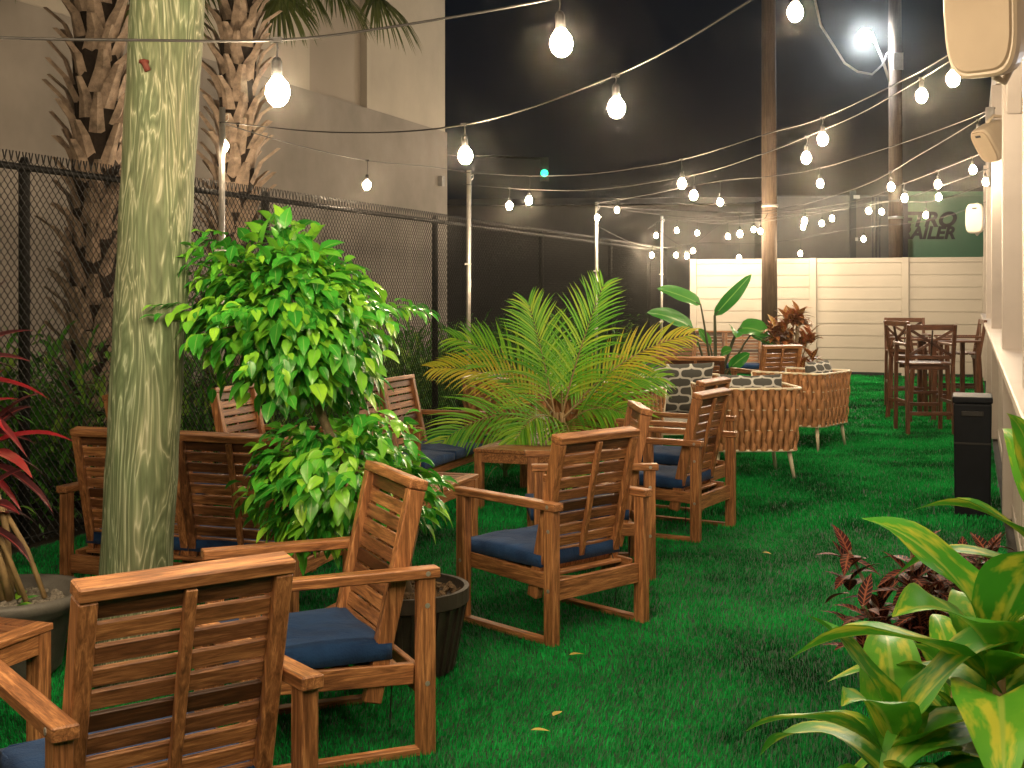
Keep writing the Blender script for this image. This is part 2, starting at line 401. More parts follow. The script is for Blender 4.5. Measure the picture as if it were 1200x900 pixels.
# ---------------------------------------------------------------- acacia armchair family
def lounge(name, width, label, group=None, mats=(WX, WY, WZ)):
    """origin ground centre, faces +Y. width = outer width"""
    wx, wy, wz = mats
    t = thing(name, label, 'armchair' if width < .9 else 'loveseat', group=group)
    w = width / 2; dpt = .66; p = .06; yr = -dpt/2 + .035; yf = dpt/2 - .035; xs = w - .025
    for s in (-1, 1):
        for y in (yr, yf):
            m = MB(); m.box((s * xs, y, .295), (.045, p, .59)); m.build('leg', wz, t, bevel=.003)
        m = MB(); m.box((s * xs, 0, .6075), (.06, dpt + .02, .035)); m.build('arm', wy, t, bevel=.004)
        m = MB(); m.box((s * xs, 0, .014), (.043, dpt - 2*p - .002, .026)); m.build('runner', wy, t, bevel=.002)
    xi = w - .05
    m = MB(); m.box((0, yr + .005, .235), (2*xi - .002, .025, .09)); m.build('stretcher', wx, t, bevel=.003)
    m = MB()
    m.box((0, yf, .285), (2*xi - .002, .028, .08))
    nb = 6
    for i in range(nb):
        y = yr + .1 + i * (dpt - .26) / (nb - 1); m.box((0, y, .285), (2*xi - .064, .055, .016))
    m.build('seat_frame', wx, t, bevel=.003)
    for s in (-1, 1):
        m = MB(); m.bar((s*(xi-.016), yr + .03, .262), (s*(xi-.016), yf-.016, .285), .028, .07); m.build('seat_rail', wy, t, bevel=.003)
    # back: plane from (y=-.14,z=.24) to (y=-.38,z=.93)
    B0 = V((0, -.14, .245)); B1 = V((0, -.29, .912)); ax = (B1 - B0).normalized(); nrm = ax.cross(V((1,0,0))).normalized()
    L = (B1 - B0).length; bays = 1 if width < .9 else 2
    fr = MB(); sl = MB(); strips = []
    bw = 2*xi - .02
    up = nrm
    bayw = bw / bays
    for k in range(bays):
        cx = -bw/2 + bayw * (k + .5)
        for s in (-1, 1):
            q = V((cx + s * (bayw/2 - .024), 0, 0)); fr.bar(B0 + q - ax*.07, B1 + q - ax*.036, .044, .06, up)
        fr.bar(B0 + V((cx - bayw/2 + .047, 0, 0)) + ax*.075, B0 + V((cx + bayw/2 - .047, 0, 0)) + ax*.075, .05, .03, up)
        ns = 10; z0 = .126; z1 = L - .062
        for i in range(ns):
            q = B0 + ax * (z0 + (z1 - z0) * i / (ns - 1)) - nrm * .004
            sl.bar(q + V((cx - bayw/2 + .047, 0, 0)), q + V((cx + bayw/2 - .047, 0, 0)), .045, .016, up)
        st = MB(); st.bar(B0 + V((cx, 0, 0)) + ax*.102 - nrm*.0235 * 1, B0 + V((cx, 0, 0)) + ax*(L-.038) - nrm*.0235, .028, .02, up); strips.append(st)
    f = fr.build('back_frame', wz, t, bevel=.004)
    tr_ = MB(); tr_.bar(B1 - V((bw/2, 0, 0)) - ax*.017, B1 + V((bw/2, 0, 0)) - ax*.017, .034, .066, up); tr_.build('top_rail', wx, f, bevel=.004)
    s_ = sl.build('slats', wx, f, bevel=.003); s_.location = (0,0,0)
    for st in strips: st.build('back_strip', wz, f, bevel=.002)
    bo = MB()
    for s in (-1, 1):
        for (y, z) in ((yr, .5), (yr, .24), (yf, .285), (yr, .6075)):
            Mx = Matrix.Rotation(PI/2, 3, 'Y')
            n = 8; c = V((s * (xs + (.0315 if z > .6 else .024)), y, z))
            ring = [c + V((0, .009*math.cos(2*PI*j/n), .009*math.sin(2*PI*j/n))) for j in range(n)]
            ring2 = [v - V((s*.006, 0, 0)) for v in ring]
            bo.add(ring + ring2, [tuple(range(n)), tuple(range(n, 2*n))] + [(j, (j+1)%n, n+(j+1)%n, n+j) for j in range(n)])
    tg = bo.build('bolts', M['steel'], t)
    # cushions
    nc = 1 if width < .9 else 2
    cw = (2*xi - .012) / nc
    for k in range(nc):
        cx = -(2*xi - .012)/2 + cw * (k + .5)
        me = cushion_mesh(cw - .006, .53, .095)
        o = mkobj('seat_cushion', me, t); o.location = (cx, .075, .347)
        pm = MB()
        hw, hd = cw/2 - .012, .265 - .008
        pts = [(hw, -hd+.03), (hw, hd-.03), (hw-.03, hd), (-hw+.03, hd), (-hw, hd-.03), (-hw, -hd+.03), (-hw+.03, -hd), (hw-.03, -hd), (hw, -hd+.03)]
        pm.tube([(x*1.008, y*1.008, .026) for x, y in pts], .0045, 6); pm.build('piping', M['navy'], o, smooth=True)
        ti = MB(); 
        for s in (-1, 1): ti.tube([(s*(cw/2-.05), -.25, -.02), (s*(cw/2-.05), -.28, -.09), (s*(cw/2-.04), -.275, -.17 - .04*s), (s*(cw/2-.045), -.27, -.27)], .0028, 5)
        ti.build('tie', M['black'], o)
    return t
_cm = {}
def cushion_mesh(w, d, h, mat=None):
    key = (round(w, 3), round(d, 3), round(h, 3), mat)
    if key in _cm: return _cm[key]
    n = 14; vs = []; fs = []
    def pt(u, v, s):
        # u,v in -1..1
        e = 1 - max(abs(u), abs(v)) ** 8
        crown = (1 - u*u) * (1 - v*v)
        x = w/2 * u; y = d/2 * v
        z = s * (h * .36 + h * .2 * crown)
        if max(abs(u), abs(v)) > .999: z = s * h * .3
        z += .004 * math.sin(u * 5 + v * 3) * (1 if s > 0 else 0)
        return (x, y, z)
    g = [-1 + 2 * i / n for i in range(n + 1)]
    g = [math.copysign(abs(a) ** .7, a) for a in g]
    for s in (1, -1):
        for a in g:
            for c in g: vs.append(pt(a, c, s))
    K = n + 1
    for i in range(n):
        for j in range(n):
            q = (i*K+j, (i+1)*K+j, (i+1)*K+j+1, i*K+j+1); fs.append(q)
            fs.append(tuple(x + K*K for x in q[::-1]))
    for i in range(n):
        for (p, q) in (((i)*K, (i+1)*K), ((i+1)*K+n, (i)*K+n), (i+1, i), (n*K+i, n*K+i+1)):
            fs.append((p, q, q + K*K, p + K*K)[::-1])
    m = MB(); m.add(vs, fs)
    me = m.mesh('cushion', M[mat or 'navy'], smooth=True)
    _cm[key] = me
    return me
CH = 'slatted wooden armchairs with navy cushions'
LV = 'slatted wooden loveseats with navy cushions'
def face(o, x, y, d, s=1):
    o.location = (x, y, 0); o.rotation_euler = (0, 0, rz_of(d)); o.scale = (s, s, s); return o
proto = lounge('wooden_armchair', .64, 'nearest slatted armchair, its back filling the bottom left corner', CH)
face(proto, -.945, 3.27, (-.60, .80), 1.03)
def chair(x, y, d, label):
    o = copy_tree(proto); tag(o, label); return face(o, x, y, d, 1.03)
chair(-.70, 4.58, (-.915, -.40), 'slatted armchair facing left in front of the black tree pot')
chair(.195, 6.19, (-.68, .733), 'slatted armchair mid lawn seen from behind, black cushion ties hanging under it')
chair(1.06, 8.54, (-.86, .51), 'dark slatted armchair facing left in front of the tan rope chairs, nearest of that pair')
chair(1.24, 9.62, (-.86, .51), 'slatted armchair hidden behind the dark one by the rope chairs, only arms and seat showing')
chair(.44, 7.35, (-.995, -.05), 'slatted armchair mostly hidden beyond the mid lawn one, beside the coffee table')
chair(-1.65, 8.75, N, 'pale slatted armchair against the fence just left of the leafy ficus crown')
chair(-2.2, 8.25, N, 'slatted armchair against the fence, hidden behind the big round post but for a corner')
chair(2.08, 16.6, (-.3, -.95), 'small far slatted chair facing us beyond the dark loveseat by the palm')
chair(3.13, 15.6, (-.35, .93), 'far dark slatted armchair seen from behind under the bird of paradise leaves')
lp = lounge('wooden_loveseat', 1.32, 'dark slatted loveseat seen from behind, running behind the big round post', LV)
face(lp, -1.53, 6.47, U)
def loves(x, y, d, label):
    o = copy_tree(lp); tag(o, label); return face(o, x, y, d)
loves(-.75, 9.78, N, 'slatted loveseat with bright blue cushion against the chain link fence right of the ficus')
loves(1.63, 13.55, (.12, .99), 'dark slatted loveseat seen from behind, beyond the patterned grey pillow')
loves(3.55, 21.3, (-.12, -.99), 'far slatted loveseat facing us against the white back fence behind the bird of paradise')

# ---------------------------------------------------------------- coffee tables
def table(label, c):
    t = thing('coffee_table', label, 'table', c, rz_of(U), 'slatted wooden coffee tables')
    w, d, h = .66, 1.1, .44
    m = MB(); nb = 13; bw = (d - .14) / nb
    for i in range(nb): m.box((0, -d/2 + .07 + bw*(i+.5), h - .011), (w - .14, bw - .006, .02))
    sl = m.build('slats', WX, t, bevel=.002)
    m = MB()
    for s in (-1, 1):
        m.box((s*(w/2-.035), 0, h - .01), (.07, d, .024)); m.box((0, s*(d/2-.035), h - .01), (w - .142, .07, .024))
    m.build('top_frame', WY, t, bevel=.003)
    m = MB()
    for s in (-1, 1):
        m.box((s*(w/2-.02), 0, h - .06), (.022, d - .13, .07)); m.box((0, s*(d/2-.02), h - .06), (w - .13, .022, .07))
    m.build('apron', WY, t, bevel=.002)
    for sx in (-1, 1):
        for sy in (-1, 1):
            m = MB(); m.box((sx*(w/2-.035), sy*(d/2-.035), (h-.024)/2), (.06, .06, h-.024)); m.build('leg', WZ, t, bevel=.003)
    return t
table('reddish slatted coffee table cut off by the left edge beside the grey bowl planter', (-2.09, 4.05, 0))
table('low slatted coffee table behind the left-facing chair, its corner poking out past the chair back', (-.70, 7.66, 0))
table('slatted coffee table between the palm and the middle armchair', (.21, 9.75, 0))

# ---------------------------------------------------------------- rope chairs
def rope_chair(label, width=.74, pillow_rz=None):
    t = thing('rope_armchair', label, 'armchair', group='tan rope armchairs with cream frames')
    w = width; dp = .70; z0, z1 = .25, .77; rc = .10
    # U path, open side +Y
    path = []
    def arc(cx, cy, a0, a1, n=5):
        for i in range(n + 1):
            a = a0 + (a1 - a0) * i / n; path.append((cx + rc*math.cos(a), cy + rc*math.sin(a)))
    path.append((-w/2, dp/2)); arc(-w/2 + rc, -dp/2 + rc, PI, 1.5*PI); arc(w/2 - rc, -dp/2 + rc, 1.5*PI, 2*PI); path.append((w/2, dp/2))
    seg = [0]
    for a, c in zip(path, path[1:]): seg.append(seg[-1] + math.hypot(c[0]-a[0], c[1]-a[1]))
    Ltot = seg[-1]
    def at(s):
        s = max(0, min(Ltot, s))
        for i in range(len(seg) - 1):
            if s <= seg[i+1] + 1e-9:
                k = (s - seg[i]) / (seg[i+1] - seg[i]); a, c = path[i], path[i+1]
                tx, ty = c[0]-a[0], c[1]-a[1]; l = math.hypot(tx, ty)
                return V((a[0]+tx*k, a[1]+ty*k, 0)), V((tx/l, ty/l, 0))
    def P(s, v, off=0):
        p, tg = at(s); nn = V((tg.y, -tg.x, 0))      # outward
        fl = 1 + .09 * v
        zz = z0 + (z1 - z0) * v
        return V((p.x * fl, (p.y * (1 + .07*v)), zz)) + nn * off, tg, nn
    nst = 44; sp = Ltot / nst; ro = MB()
    for i in range(nst):
        sc = sp * (i + .5); sg = 1 if i % 2 else -1
        K = 22; vs = []; 
        for k in range(K + 1):
            v = k / K
            wob = sg * sp * .17 * math.sin(v * PI * 4)
            wd = sp * (.80 - .10 * abs(math.sin(v * PI * 5)))
            of = sg * .008 * math.cos(v * PI * 5)
            for (a, b2) in ((-1, 0), (0, 1), (1, 0), (0, -.4)):
                q, _, _ = P(sc + wob + a * wd * .92, v, of + b2 * .008)
                vs.append(q)
        fs = []
        for k in range(K):
            for j in range(4): fs.append((k*4+j, k*4+(j+1)%4, k*4+4+(j+1)%4, k*4+4+j))
        ro.add(vs, fs)
    ro.build('woven_rope', M['cord'], t, smooth=True)
    fr = MB()
    for v, r in ((0, .011), (1, .012), (.33, .004), (.66, .004)):
        fr.tube([P(Ltot * i / 60, v)[0] for i in range(61)], r, 8)
    for s in (0, Ltot): fr.tube([P(s, 0)[0], P(s, 1)[0]], .012, 8)
    for s in (.33, .5, .67): fr.tube([P(s*Ltot, 0, -.012)[0], P(s*Ltot, 1, -.012)[0]], .007, 6)
    fr.build('metal_frame', M['cream'], t, smooth=True)
    m = MB(); m.box((0, 0, z0 + .012), (w - .04, dp - .04, .02)); m.build('seat_base', M['cream'], t)
    for sx in (-1, 1):
        for sy in (-1, 1):
            m = MB(); m.tube([(sx*(w/2-.07), sy*(dp/2-.07), z0), (sx*(w/2-.03), sy*(dp/2-.04), 0)], [.02, .013], 10); m.build('leg', M['cream'], t, smooth=True)
    o = mkobj('seat_cushion', cushion_mesh(w - .06, dp - .06, .13, 'seatpad'), t); o.location = (0, .02, z0 + .09)
    return t
def pillow_mesh():
    n = 14; m = MB(); vs = []; K = n + 1
    g = [math.sin((-1 + 2*i/n) * PI/2) for i in range(K)]
    for s in (1, -1):
        for a in g:
            for c in g:
                th = .075 * ((1 - a**4) * (1 - c**4)) ** .6
                pin = 1 - .07 * (1 - abs(a)) * abs(c)**4; pin2 = 1 - .07 * (1 - abs(c)) * abs(a)**4
                vs.append((a*.24*pin2, s*th, c*.24*pin))
    fs = []
    for i in range(n):
        for j in range(n):
            q = (i*K+j, (i+1)*K+j, (i+1)*K+j+1, i*K+j+1); fs.append(q[::-1]); fs.append(tuple(x + K*K for x in q))
    m.add(vs, fs); return m.mesh('throw_pillow', M['pillow'], smooth=True)
PM = pillow_mesh()
def pillow(loc, rz, tilt, label, sc=(1,1,1)):
    o = mkobj('throw_pillow', PM); o.location = loc; o.rotation_euler = (tilt, 0, rz); o.scale = sc
    tag(o, label, 'pillow', 'grey and white trellis pattern pillows')
RC = rope_chair('tan rope armchair seen from behind on cream legs, just right of the dark slatted chair')
def place_rope(c, x, y, d, plabel, off=-.2, sc=(1.15, 1, .95), zz=.66):
    face(c, x, y, d); d = V((d[0], d[1], 0)).normalized()
    if plabel: pillow(V((x, y, zz)) + d * off, rz_of(d) + PI, R(14), plabel, sc)
def rope(x, y, d, label, plabel, **k):
    o = copy_tree(RC); tag(o, label); place_rope(o, x, y, d, plabel, **k); return o
place_rope(RC, 2.03, 11.1, (-.05, 1.0), 'patterned grey pillow peeking over the back of the nearest rope chair')
rope(2.98, 13.1, (-.80, .6), 'tan rope armchair turned toward the left, rightmost of the rope chairs', 'patterned grey pillow in the rightmost rope chair')
rope(1.64, 12.25, (.1, -1.0), 'tan rope armchair facing us that holds the largest patterned pillow', 'largest patterned grey pillow, facing us in a rope chair', off=-.24, sc=(1.45, 1, 1.1), zz=.64)
rope(.78, 10.75, (.45, .89), 'tan rope armchair with wide dark straps seen from behind right of the palm fronds', None)
rope(-.02, 12.3, (.96, -.28), 'tan rope armchair behind the small fern, left of the palm', 'pale patterned pillow in the rope chair left of the palm', sc=(.9,1,.9), zz=.6)

# ---------------------------------------------------------------- bar chairs and bar table
def bar_chair(label):
    t = thing('bar_chair', label, 'bar chair', group='tall dark wooden bar chairs with crossed backs')
    w, d = .54, .50; hw = w/2 - .02; hd = d/2 - .02
    for sx in (-1, 1):
        m = MB(); m.bar((sx*hw, hd + .03, 0), (sx*hw, hd, .98), .04, .045, (0,1,0)); m.build('leg', DZ, t, bevel=.003)
        m = MB(); m.bar((sx*hw, -hd - .05, 0), (sx*hw, -hd, .76), .04, .045, (0,1,0)); m.bar((sx*hw, -hd, .755), (sx*hw, -hd - .08, 1.22), .04, .04, (0,1,0)); m.build('leg', DZ, t, bevel=.003)
        m = MB(); m.bar((sx*hw, -hd - .05, 1.0), (sx*hw, hd + .04, 1.0), .055, .025); m.build('arm', DX, t, bevel=.003)
    m = MB()
    for i in range(7): m.box((0, -hd + .02 + i * (2*hd)/6.4, .785), (w - .085 if i in (0, 6) else w, .06, .02))
    m.box((0, hd - .03, .745), (w - .09, .02, .05)); m.box((0, -hd + .03, .745), (w - .09, .02, .05))
    m.build('seat', DX, t, bevel=.003)
    m = MB()
    yb0, yb1 = -hd - .012, -hd - .075
    m.bar((-hw + .022, yb1 - .002, 1.19), (hw - .022, yb1 - .002, 1.19), .022, .06); m.bar((-hw + .022, yb0 - .004, .86), (hw - .022, yb0 - .004, .86), .022, .04)
    m.bar((-hw + .022, yb0 - .004, .88), (hw - .022, yb1 - .002, 1.16), .018, .032); m.bar((hw - .022, yb0 - .02, .88), (-hw + .022, yb1 - .018, 1.16), .014, .032)
    m.bar((0, yb0 - .035, .88), (0, yb1 - .035, 1.16), .012, .03)
    m.build('backrest', DX, t, bevel=.002)
    m = MB()
    m.bar((-hw+.02, hd+.02, .30), (hw-.02, hd+.02, .30), .025, .04); m.bar((-hw+.02, -hd-.035, .24), (hw-.02, -hd-.035, .24), .025, .04)
    for s in (-1, 1): m.bar((s*hw, -hd-.02, .36), (s*hw, hd, .36), .022, .035)
    m.build('footrest', DX, t, bevel=.002)
    return t
BC = bar_chair('tall bar chair nearest us with its crossed back toward us'); face(BC, 4.62, 14.35, (.05, 1))
def barc(x, y, d, l):
    o = copy_tree(BC); tag(o, l); face(o, x, y, d)
barc(5.02, 15.8, (1, .25), 'tall bar chair on the left side of its group, turned to the right')
barc(5.35, 17.3, (-.15, -1), 'tall bar chair at the back of its group against the white fence')
barc(5.78, 16.6, (-.9, .2), 'tall bar chair on the right of its group, against the white porch wall')
t = thing('bar_table', 'tall dark wooden bar table in the middle of the bar chairs', 'table', (5.42, 15.9, 0), 0)
m = MB(); 
for i in range(7): m.box((0, -.27 + .09*i, .97), (.62, .084, .022))
m.build('table_top', DX, t, bevel=.002)
for sx in (-1, 1):
    for sy in (-1, 1):
        m = MB(); m.box((sx*.27, sy*.27, .479), (.05, .05, .958)); m.build('leg', DZ, t, bevel=.002)
m = MB(); m.box((0, .27, .3), (.486, .03, .05)); m.box((0, -.27, .3), (.486, .03, .05)); m.build('footrest', DX, t)

# ---------------------------------------------------------------- bin
t = thing('waste_bin', 'slim black rectangular bin standing against the white porch wall', 'bin', (3.31, 9.2, 0), rz_of(WU))
m = MB(); m.add([(-.12,-.2,0),(.12,-.2,0),(.12,.2,0),(-.12,.2,0),(-.128,-.21,.8),(.128,-.21,.8),(.128,.21,.8),(-.128,.21,.8)], [(0,3,2,1),(4,5,6,7),(0,1,5,4),(1,2,6,5),(2,3,7,6),(3,0,4,7)])
m.build('body', M['bin'], t, bevel=.012, seg=2)
m = MB(); m.box((0,0,.825), (.27,.43,.045)); m.build('lid', M['bin'], t, bevel=.01, seg=2)
m = MB(); m.box((0,-.212,.73), (.15,.012,.035)); m.build('handle', M['black'], t, bevel=.004)
m = MB(); m.box((0,-.2085,.52), (.246,.006,.012)); m.build('seam_band', M['black'], t)

# ---------------------------------------------------------------- chain link fence
t = thing('chain_link_fence', 'tall black chain link fence running down the left side of the yard', 'fence', FP(5))
t.rotation_euler = (0, 0, rz_of(U))
Lf = (FP(25.2) - FP(3.2)).length; y_off = (FP(3.2) - FP(5)).dot(U)
def chainmesh():
    pitch = .029; hgt = 2.40; z0 = .03; ns = int((hgt - z0) / (pitch * 1.15)); dz = (hgt - z0) / ns
    nw = int(Lf / pitch)
    i = np.arange(nw)[:, None]; k = np.arange(ns + 1)[None, :]
    y = y_off + i * pitch + ((k + i) % 2) * pitch * 1.02
    z = z0 + k * dz + 0 * i
    x = .003 * np.where((k % 2 == 0) ^ (i % 2 == 0), 1, -1)
    P = np.stack([x, y, z], -1)            # nw, ns+1, 3
    # twisted tips above rail
    r = .0031
    off = np.array([[0, r, r*.6], [r, -r, 0], [-r, -r, 0]])
    Vv = P[:, :, None, :] + off[None, None]
    n1 = ns + 1
    idx = (np.arange(nw)[:, None, None] * n1 + np.arange(ns)[None, :, None]) * 3
    q = []
    for j in range(3):
        j2 = (j + 1) % 3
        q.append(np.stack([idx + j, idx + j2, idx + 3 + j2, idx + 3 + j], -1).reshape(-1, 4))
    q = np.concatenate(q)
    vs = Vv.reshape(-1, 3)
    # barbs
    m = MB()
    for a in range(nw):
        yy = y_off + a * pitch + (pitch if (ns + a) % 2 else 0)
        for s in (-1, 1): m.bar((0, yy, hgt - .01), (s*.004, yy + s*.012, hgt + .05), .006, .006)
    bv = np.array(m.v); bf = np.array(m.f) + len(vs)
    vs = np.concatenate([vs, bv]); q = np.concatenate([q, bf])
    me = bpy.data.meshes.new('wire_mesh'); me.vertices.add(len(vs)); me.vertices.foreach_set('co', vs.astype(np.float32).ravel())
    me.loops.add(q.size); me.loops.foreach_set('vertex_index', q.astype(np.int32).ravel())
    me.polygons.add(len(q)); me.polygons.foreach_set('loop_start', (np.arange(len(q)) * 4).astype(np.int32))
    me.update(calc_edges=True); me.materials.append(M['wire'])
    return me
mkobj('wire_mesh', chainmesh(), t)
m = MB(); m.tube([(-.03, y_off, 2.36), (-.03, y_off + Lf, 2.36)], .022, 8); m.build('top_rail', M['black'], t, smooth=True)
m = MB(); m.tube([(-.03, y_off, .06), (-.03, y_off + Lf, .06)], .01, 6); m.build('bottom_rail', M['black'], t, smooth=True)
for px in (40, 320, 517, 640, 720, 765):
    k = (px - 600) / F; Y = -FA / (.35 - k); yy = (FP(Y) - FP(5)).dot(U)
    m = MB(); m.lathe([(.035, 0), (.035, 2.38), (.038, 2.385), (.02, 2.43)], 10, (-.075, yy, 0)); m.build('fence_post', M['black'], t, smooth=True)

# steel light poles
for i, (Y, z, w) in enumerate(((9.84, 3.0, 'leftmost, beside the big round post'), (14.77, 2.98, 'second from the left, left of the areca palm'), (19.95, 2.97, 'third from the left, above the areca palm'), (24.3, 3.0, 'farthest, rising behind the yellow palm tips'))):
    t = thing('light_pole', 'thin galvanised pole holding the string lights, ' + w, 'pole', FP(Y, 0, .09), 0, 'thin galvanised light poles along the fence')
    m = MB(); m.tube([(0, 0, 0), (.01, 0, z)], .024 if i == 0 else .026, 12); m.build('shaft', M['steel'], t, smooth=True)
    m = MB()
    for zz in (1.0, 1.9): m.box((0, 0, zz), (.075, .075, .02))
    m.build('clamp', M['steel'], t)
    m = MB(); m.tube([(.02, 0, z - .07), (.06, 0, z - .05), (.06, 0, z - .09), (.03, 0, z - .12)], .004, 5); m.build('hook', M['steel'], t)

# ---------------------------------------------------------------- white back fence
P0 = G(1000, 440)
def BP(s, z=0, out=0): return P0 + N * s + V((0, 0, z)) - U * out
t = thing('white_fence', 'tall white panel fence across the end of the yard', 'fence', (P0.x, P0.y, 0), 0)
t.rotation_euler = (0, 0, math.atan2(N.y, N.x))
def s_at(px):
    k = (px - 600) / F; return (k * P0.y - P0.x) / (N.x - k * N.y)
sa, sb = s_at(808), s_at(1160)
posts = [s_at(813), s_at(953), s_at(1061), sb - .06]
zt = 1.6 + 38 * P0.y / F
for i, s in enumerate(posts):
    m = MB(); m.box((s, 0, zt/2), (.13, .12, zt)); m.build('fence_post', M['vinyl'], t, bevel=.006)
for s0, s1 in zip(posts, posts[1:]):
    s0 += .066; s1 -= .066; pn = MB(); nb = 9; z0 = .06; bh = (zt - .1 - z0) / nb
    for k in range(nb): pn.box(((s0+s1)/2, 0, z0 + bh*(k+.5)), (s1 - s0, .04, bh - .012))
    pn.box(((s0+s1)/2, 0.008, (zt)/2), (s1 - s0, .012, zt - .14))
    p_ = pn.build('panel', M['vinyl'], t, bevel=.003)
    m = MB(); m.box(((s0+s1)/2, 0, zt - .05), (s1 - s0, .07, .09)); m.build('top_rail', M['vinyl'], t, bevel=.005)
m = MB(); 
for s0, s1 in zip(posts, posts[1:]): m.box(((s0+s1)/2, -.015, .028), (s1 - s0 - .15, .02, .05))
m.build('base_board', M['dark_tr'], t)

# ---------------------------------------------------------------- porch on the right
t = thing('porch', 'white timber porch with cap rail and posts along the right edge', 'porch', WP(9), rz_of(WU))
def wl(Y): return (WP(Y) - WP(9)).dot(WU)
# local: +Y along wall away, -X into the yard
Yp = [5.35, 9.0, 13.8, 18.6, 22.6]
for Y in Yp:
    m = MB(); m.box((.045, wl(Y), 1.9), (.15, .15, 3.8)); m.build('post', M['white'], t, bevel=.006)
y0, y1 = wl(3.0), wl(22.9)
m = MB(); m.box((.03, (y0+y1)/2, 1.165), (.22, y1 - y0, .045)); m.build('cap_rail', M['white'], t, bevel=.006)
m = MB(); m.box((.06, (y0+y1)/2, 1.10), (.09, y1 - y0, .08)); m.build('under_rail', M['white'], t, bevel=.004)
m = MB(); y = y0
while y < y1:
    m.box((.06, y, .55), (.045, .10, 1.02)); y += .24
m.build('balusters', M['white'], t, bevel=.004)
m = MB(); m.box((.06, (y0+y1)/2, .06), (.06, y1 - y0, .1)); m.build('bottom_rail', M['white'], t, bevel=.004)
m = MB(); m.box((.12, (y0+y1)/2, 3.93), (.22, y1 - y0, .24)); m.build('beam', M['white'], t, bevel=.006)
for Y in (9.0, 5.35):
    m = MB(); yy = wl(Y); m.bar((.045, yy - .08, 2.85), (.045, yy - .75, 3.78), .1, .1); m.build('brace', M['white'], t, bevel=.005)
m = MB()
for k in range(34): 
    m.box((.1, wl(20.7), 1.25 + .055*k), (.05, (wl(22.5) - wl(18.75)), .012), Matrix.Rotation(R(35), 3, 'Y'))
m.build('louvre', M['white'], t)
m = MB(); m.box((1.9, (y0+y1)/2, 2.0), (.15, y1 - y0, 4.0)); m.build('back_wall', M['white'], t)
m = MB(); m.box((1.0, (y0+y1)/2, 4.12), (2.0, y1 - y0, .12)); m.build('roof', M['white'], t)
m = MB(); m.box((1.0, (y0+y1)/2, .004), (1.7, y1 - y0, .03)); m.build('deck', M['pole2'], t)
for Y, z in ((6.8, 2.5), (11.5, 2.5), (16.5, 2.5)):
    p = WP(Y, z, -.95)
    t2 = thing('porch_lamp', 'cool white globe lamp hanging inside the white porch', 'lamp', p, 0, 'cool white lamps inside the porch')
    m = MB(); m.lathe([(0, -.07), (.05, -.05), (.07, 0), (.05, .05), (0.02, .07)], 14); m.build('globe', M['porchglow'], t2, smooth=True)
    m = MB(); m.tube([(0,0,.072), (0,0,1.5)], .008, 6); m.build('rod', M['black'], t2)

# speakers
def speaker(loc, rz, tilt, w, h, mat, label, side=1):
    t = thing('outdoor_speaker', label, 'speaker', loc, rz, 'outdoor speakers on the porch')
    t.rotation_euler = Euler((tilt, 0, rz))
    def ring(w, h, y, bul=.04, r=.25, n=40):
        out = []
        for i in range(n):
            a = 2*PI*i/n; ca, sa = math.cos(a), math.sin(a); e = 4.5
            x = math.copysign(abs(ca) ** (2/e), ca); z = math.copysign(abs(sa) ** (2/e), sa)
            out.append(V((x*w/2*(1 - .10*z*z), y, z*h/2)))
        return out
    m = MB(); secs = [(.94, .0), (1.0, .012), (1.0, .05), (.93, .12), (.72, .2), (.5, .235)]
    vs = []; n = 40
    for s, y in secs: vs += ring(w*s, h*(s*.6+.4), y)
    fs = [(i*n+j, (i+1)*n+j, (i+1)*n+(j+1)%n, i*n+(j+1)%n) for i in range(len(secs)-1) for j in range(n)] + [tuple(range(n)), tuple(range((len(secs)-1)*n, len(secs)*n))[::-1]]
    m.add(vs, fs); m.build('cabinet', mat, t, smooth=False)
    m = MB(); vs = ring(w*.9, h*.93, -.001) + ring(w*.86, h*.9, -.012); 
    m.add(vs, [(j, n+j, n+(j+1)%n, (j+1)%n) for j in range(n)] + [tuple(range(n, 2*n))[::-1]]); m.build('grille', M['grille'] if mat is M['speaker'] else mat, t)
    m = MB(); m.box((0, -.0145, h*.34), (.05, .004, .016)); m.build('badge', M['dark_tr'], t)
    m = MB(); m.tube([(0, .12, -h*.49), (0, .2, -h*.53), (side*.04, .28, -h*.3), (side*.06, .33, 0)], .014, 8); m.tube([(0, .12, h*.49), (0, .2, h*.53), (side*.04, .28, h*.3), (side*.06, .33, 0)], .014, 8)
    m.build('bracket', mat, t, smooth=True)
    return t
speaker(D(1146, 8, 4.75), R(-44), R(6), .28, .52, M['speaker'], 'largest cream speaker hanging at the top right corner')
speaker(D(1154, 172, 9.6), R(-68), R(34), .20, .28, M['speaker'], 'cream speaker tilted down on the porch post below the largest one')
speaker(D(1142, 256, 14.6), R(-28), 0, .20, .34, M['speaker_w'], 'small white speaker in front of the green trailer')
t = thing('junction_box', 'slim grey electrical box on the porch post above the tilted speaker', 'electrical box', WP(10.5, 2.75, .09), rz_of(WU))
m = MB(); m.box((0, 0, .17), (.07, .12, .36)); m.build('box', M['junction'], t, bevel=.006)
m = MB(); m.tube([(0, 0, -.3), (0, 0, 0)], .012, 8); m.build('conduit', M['junction'], t)

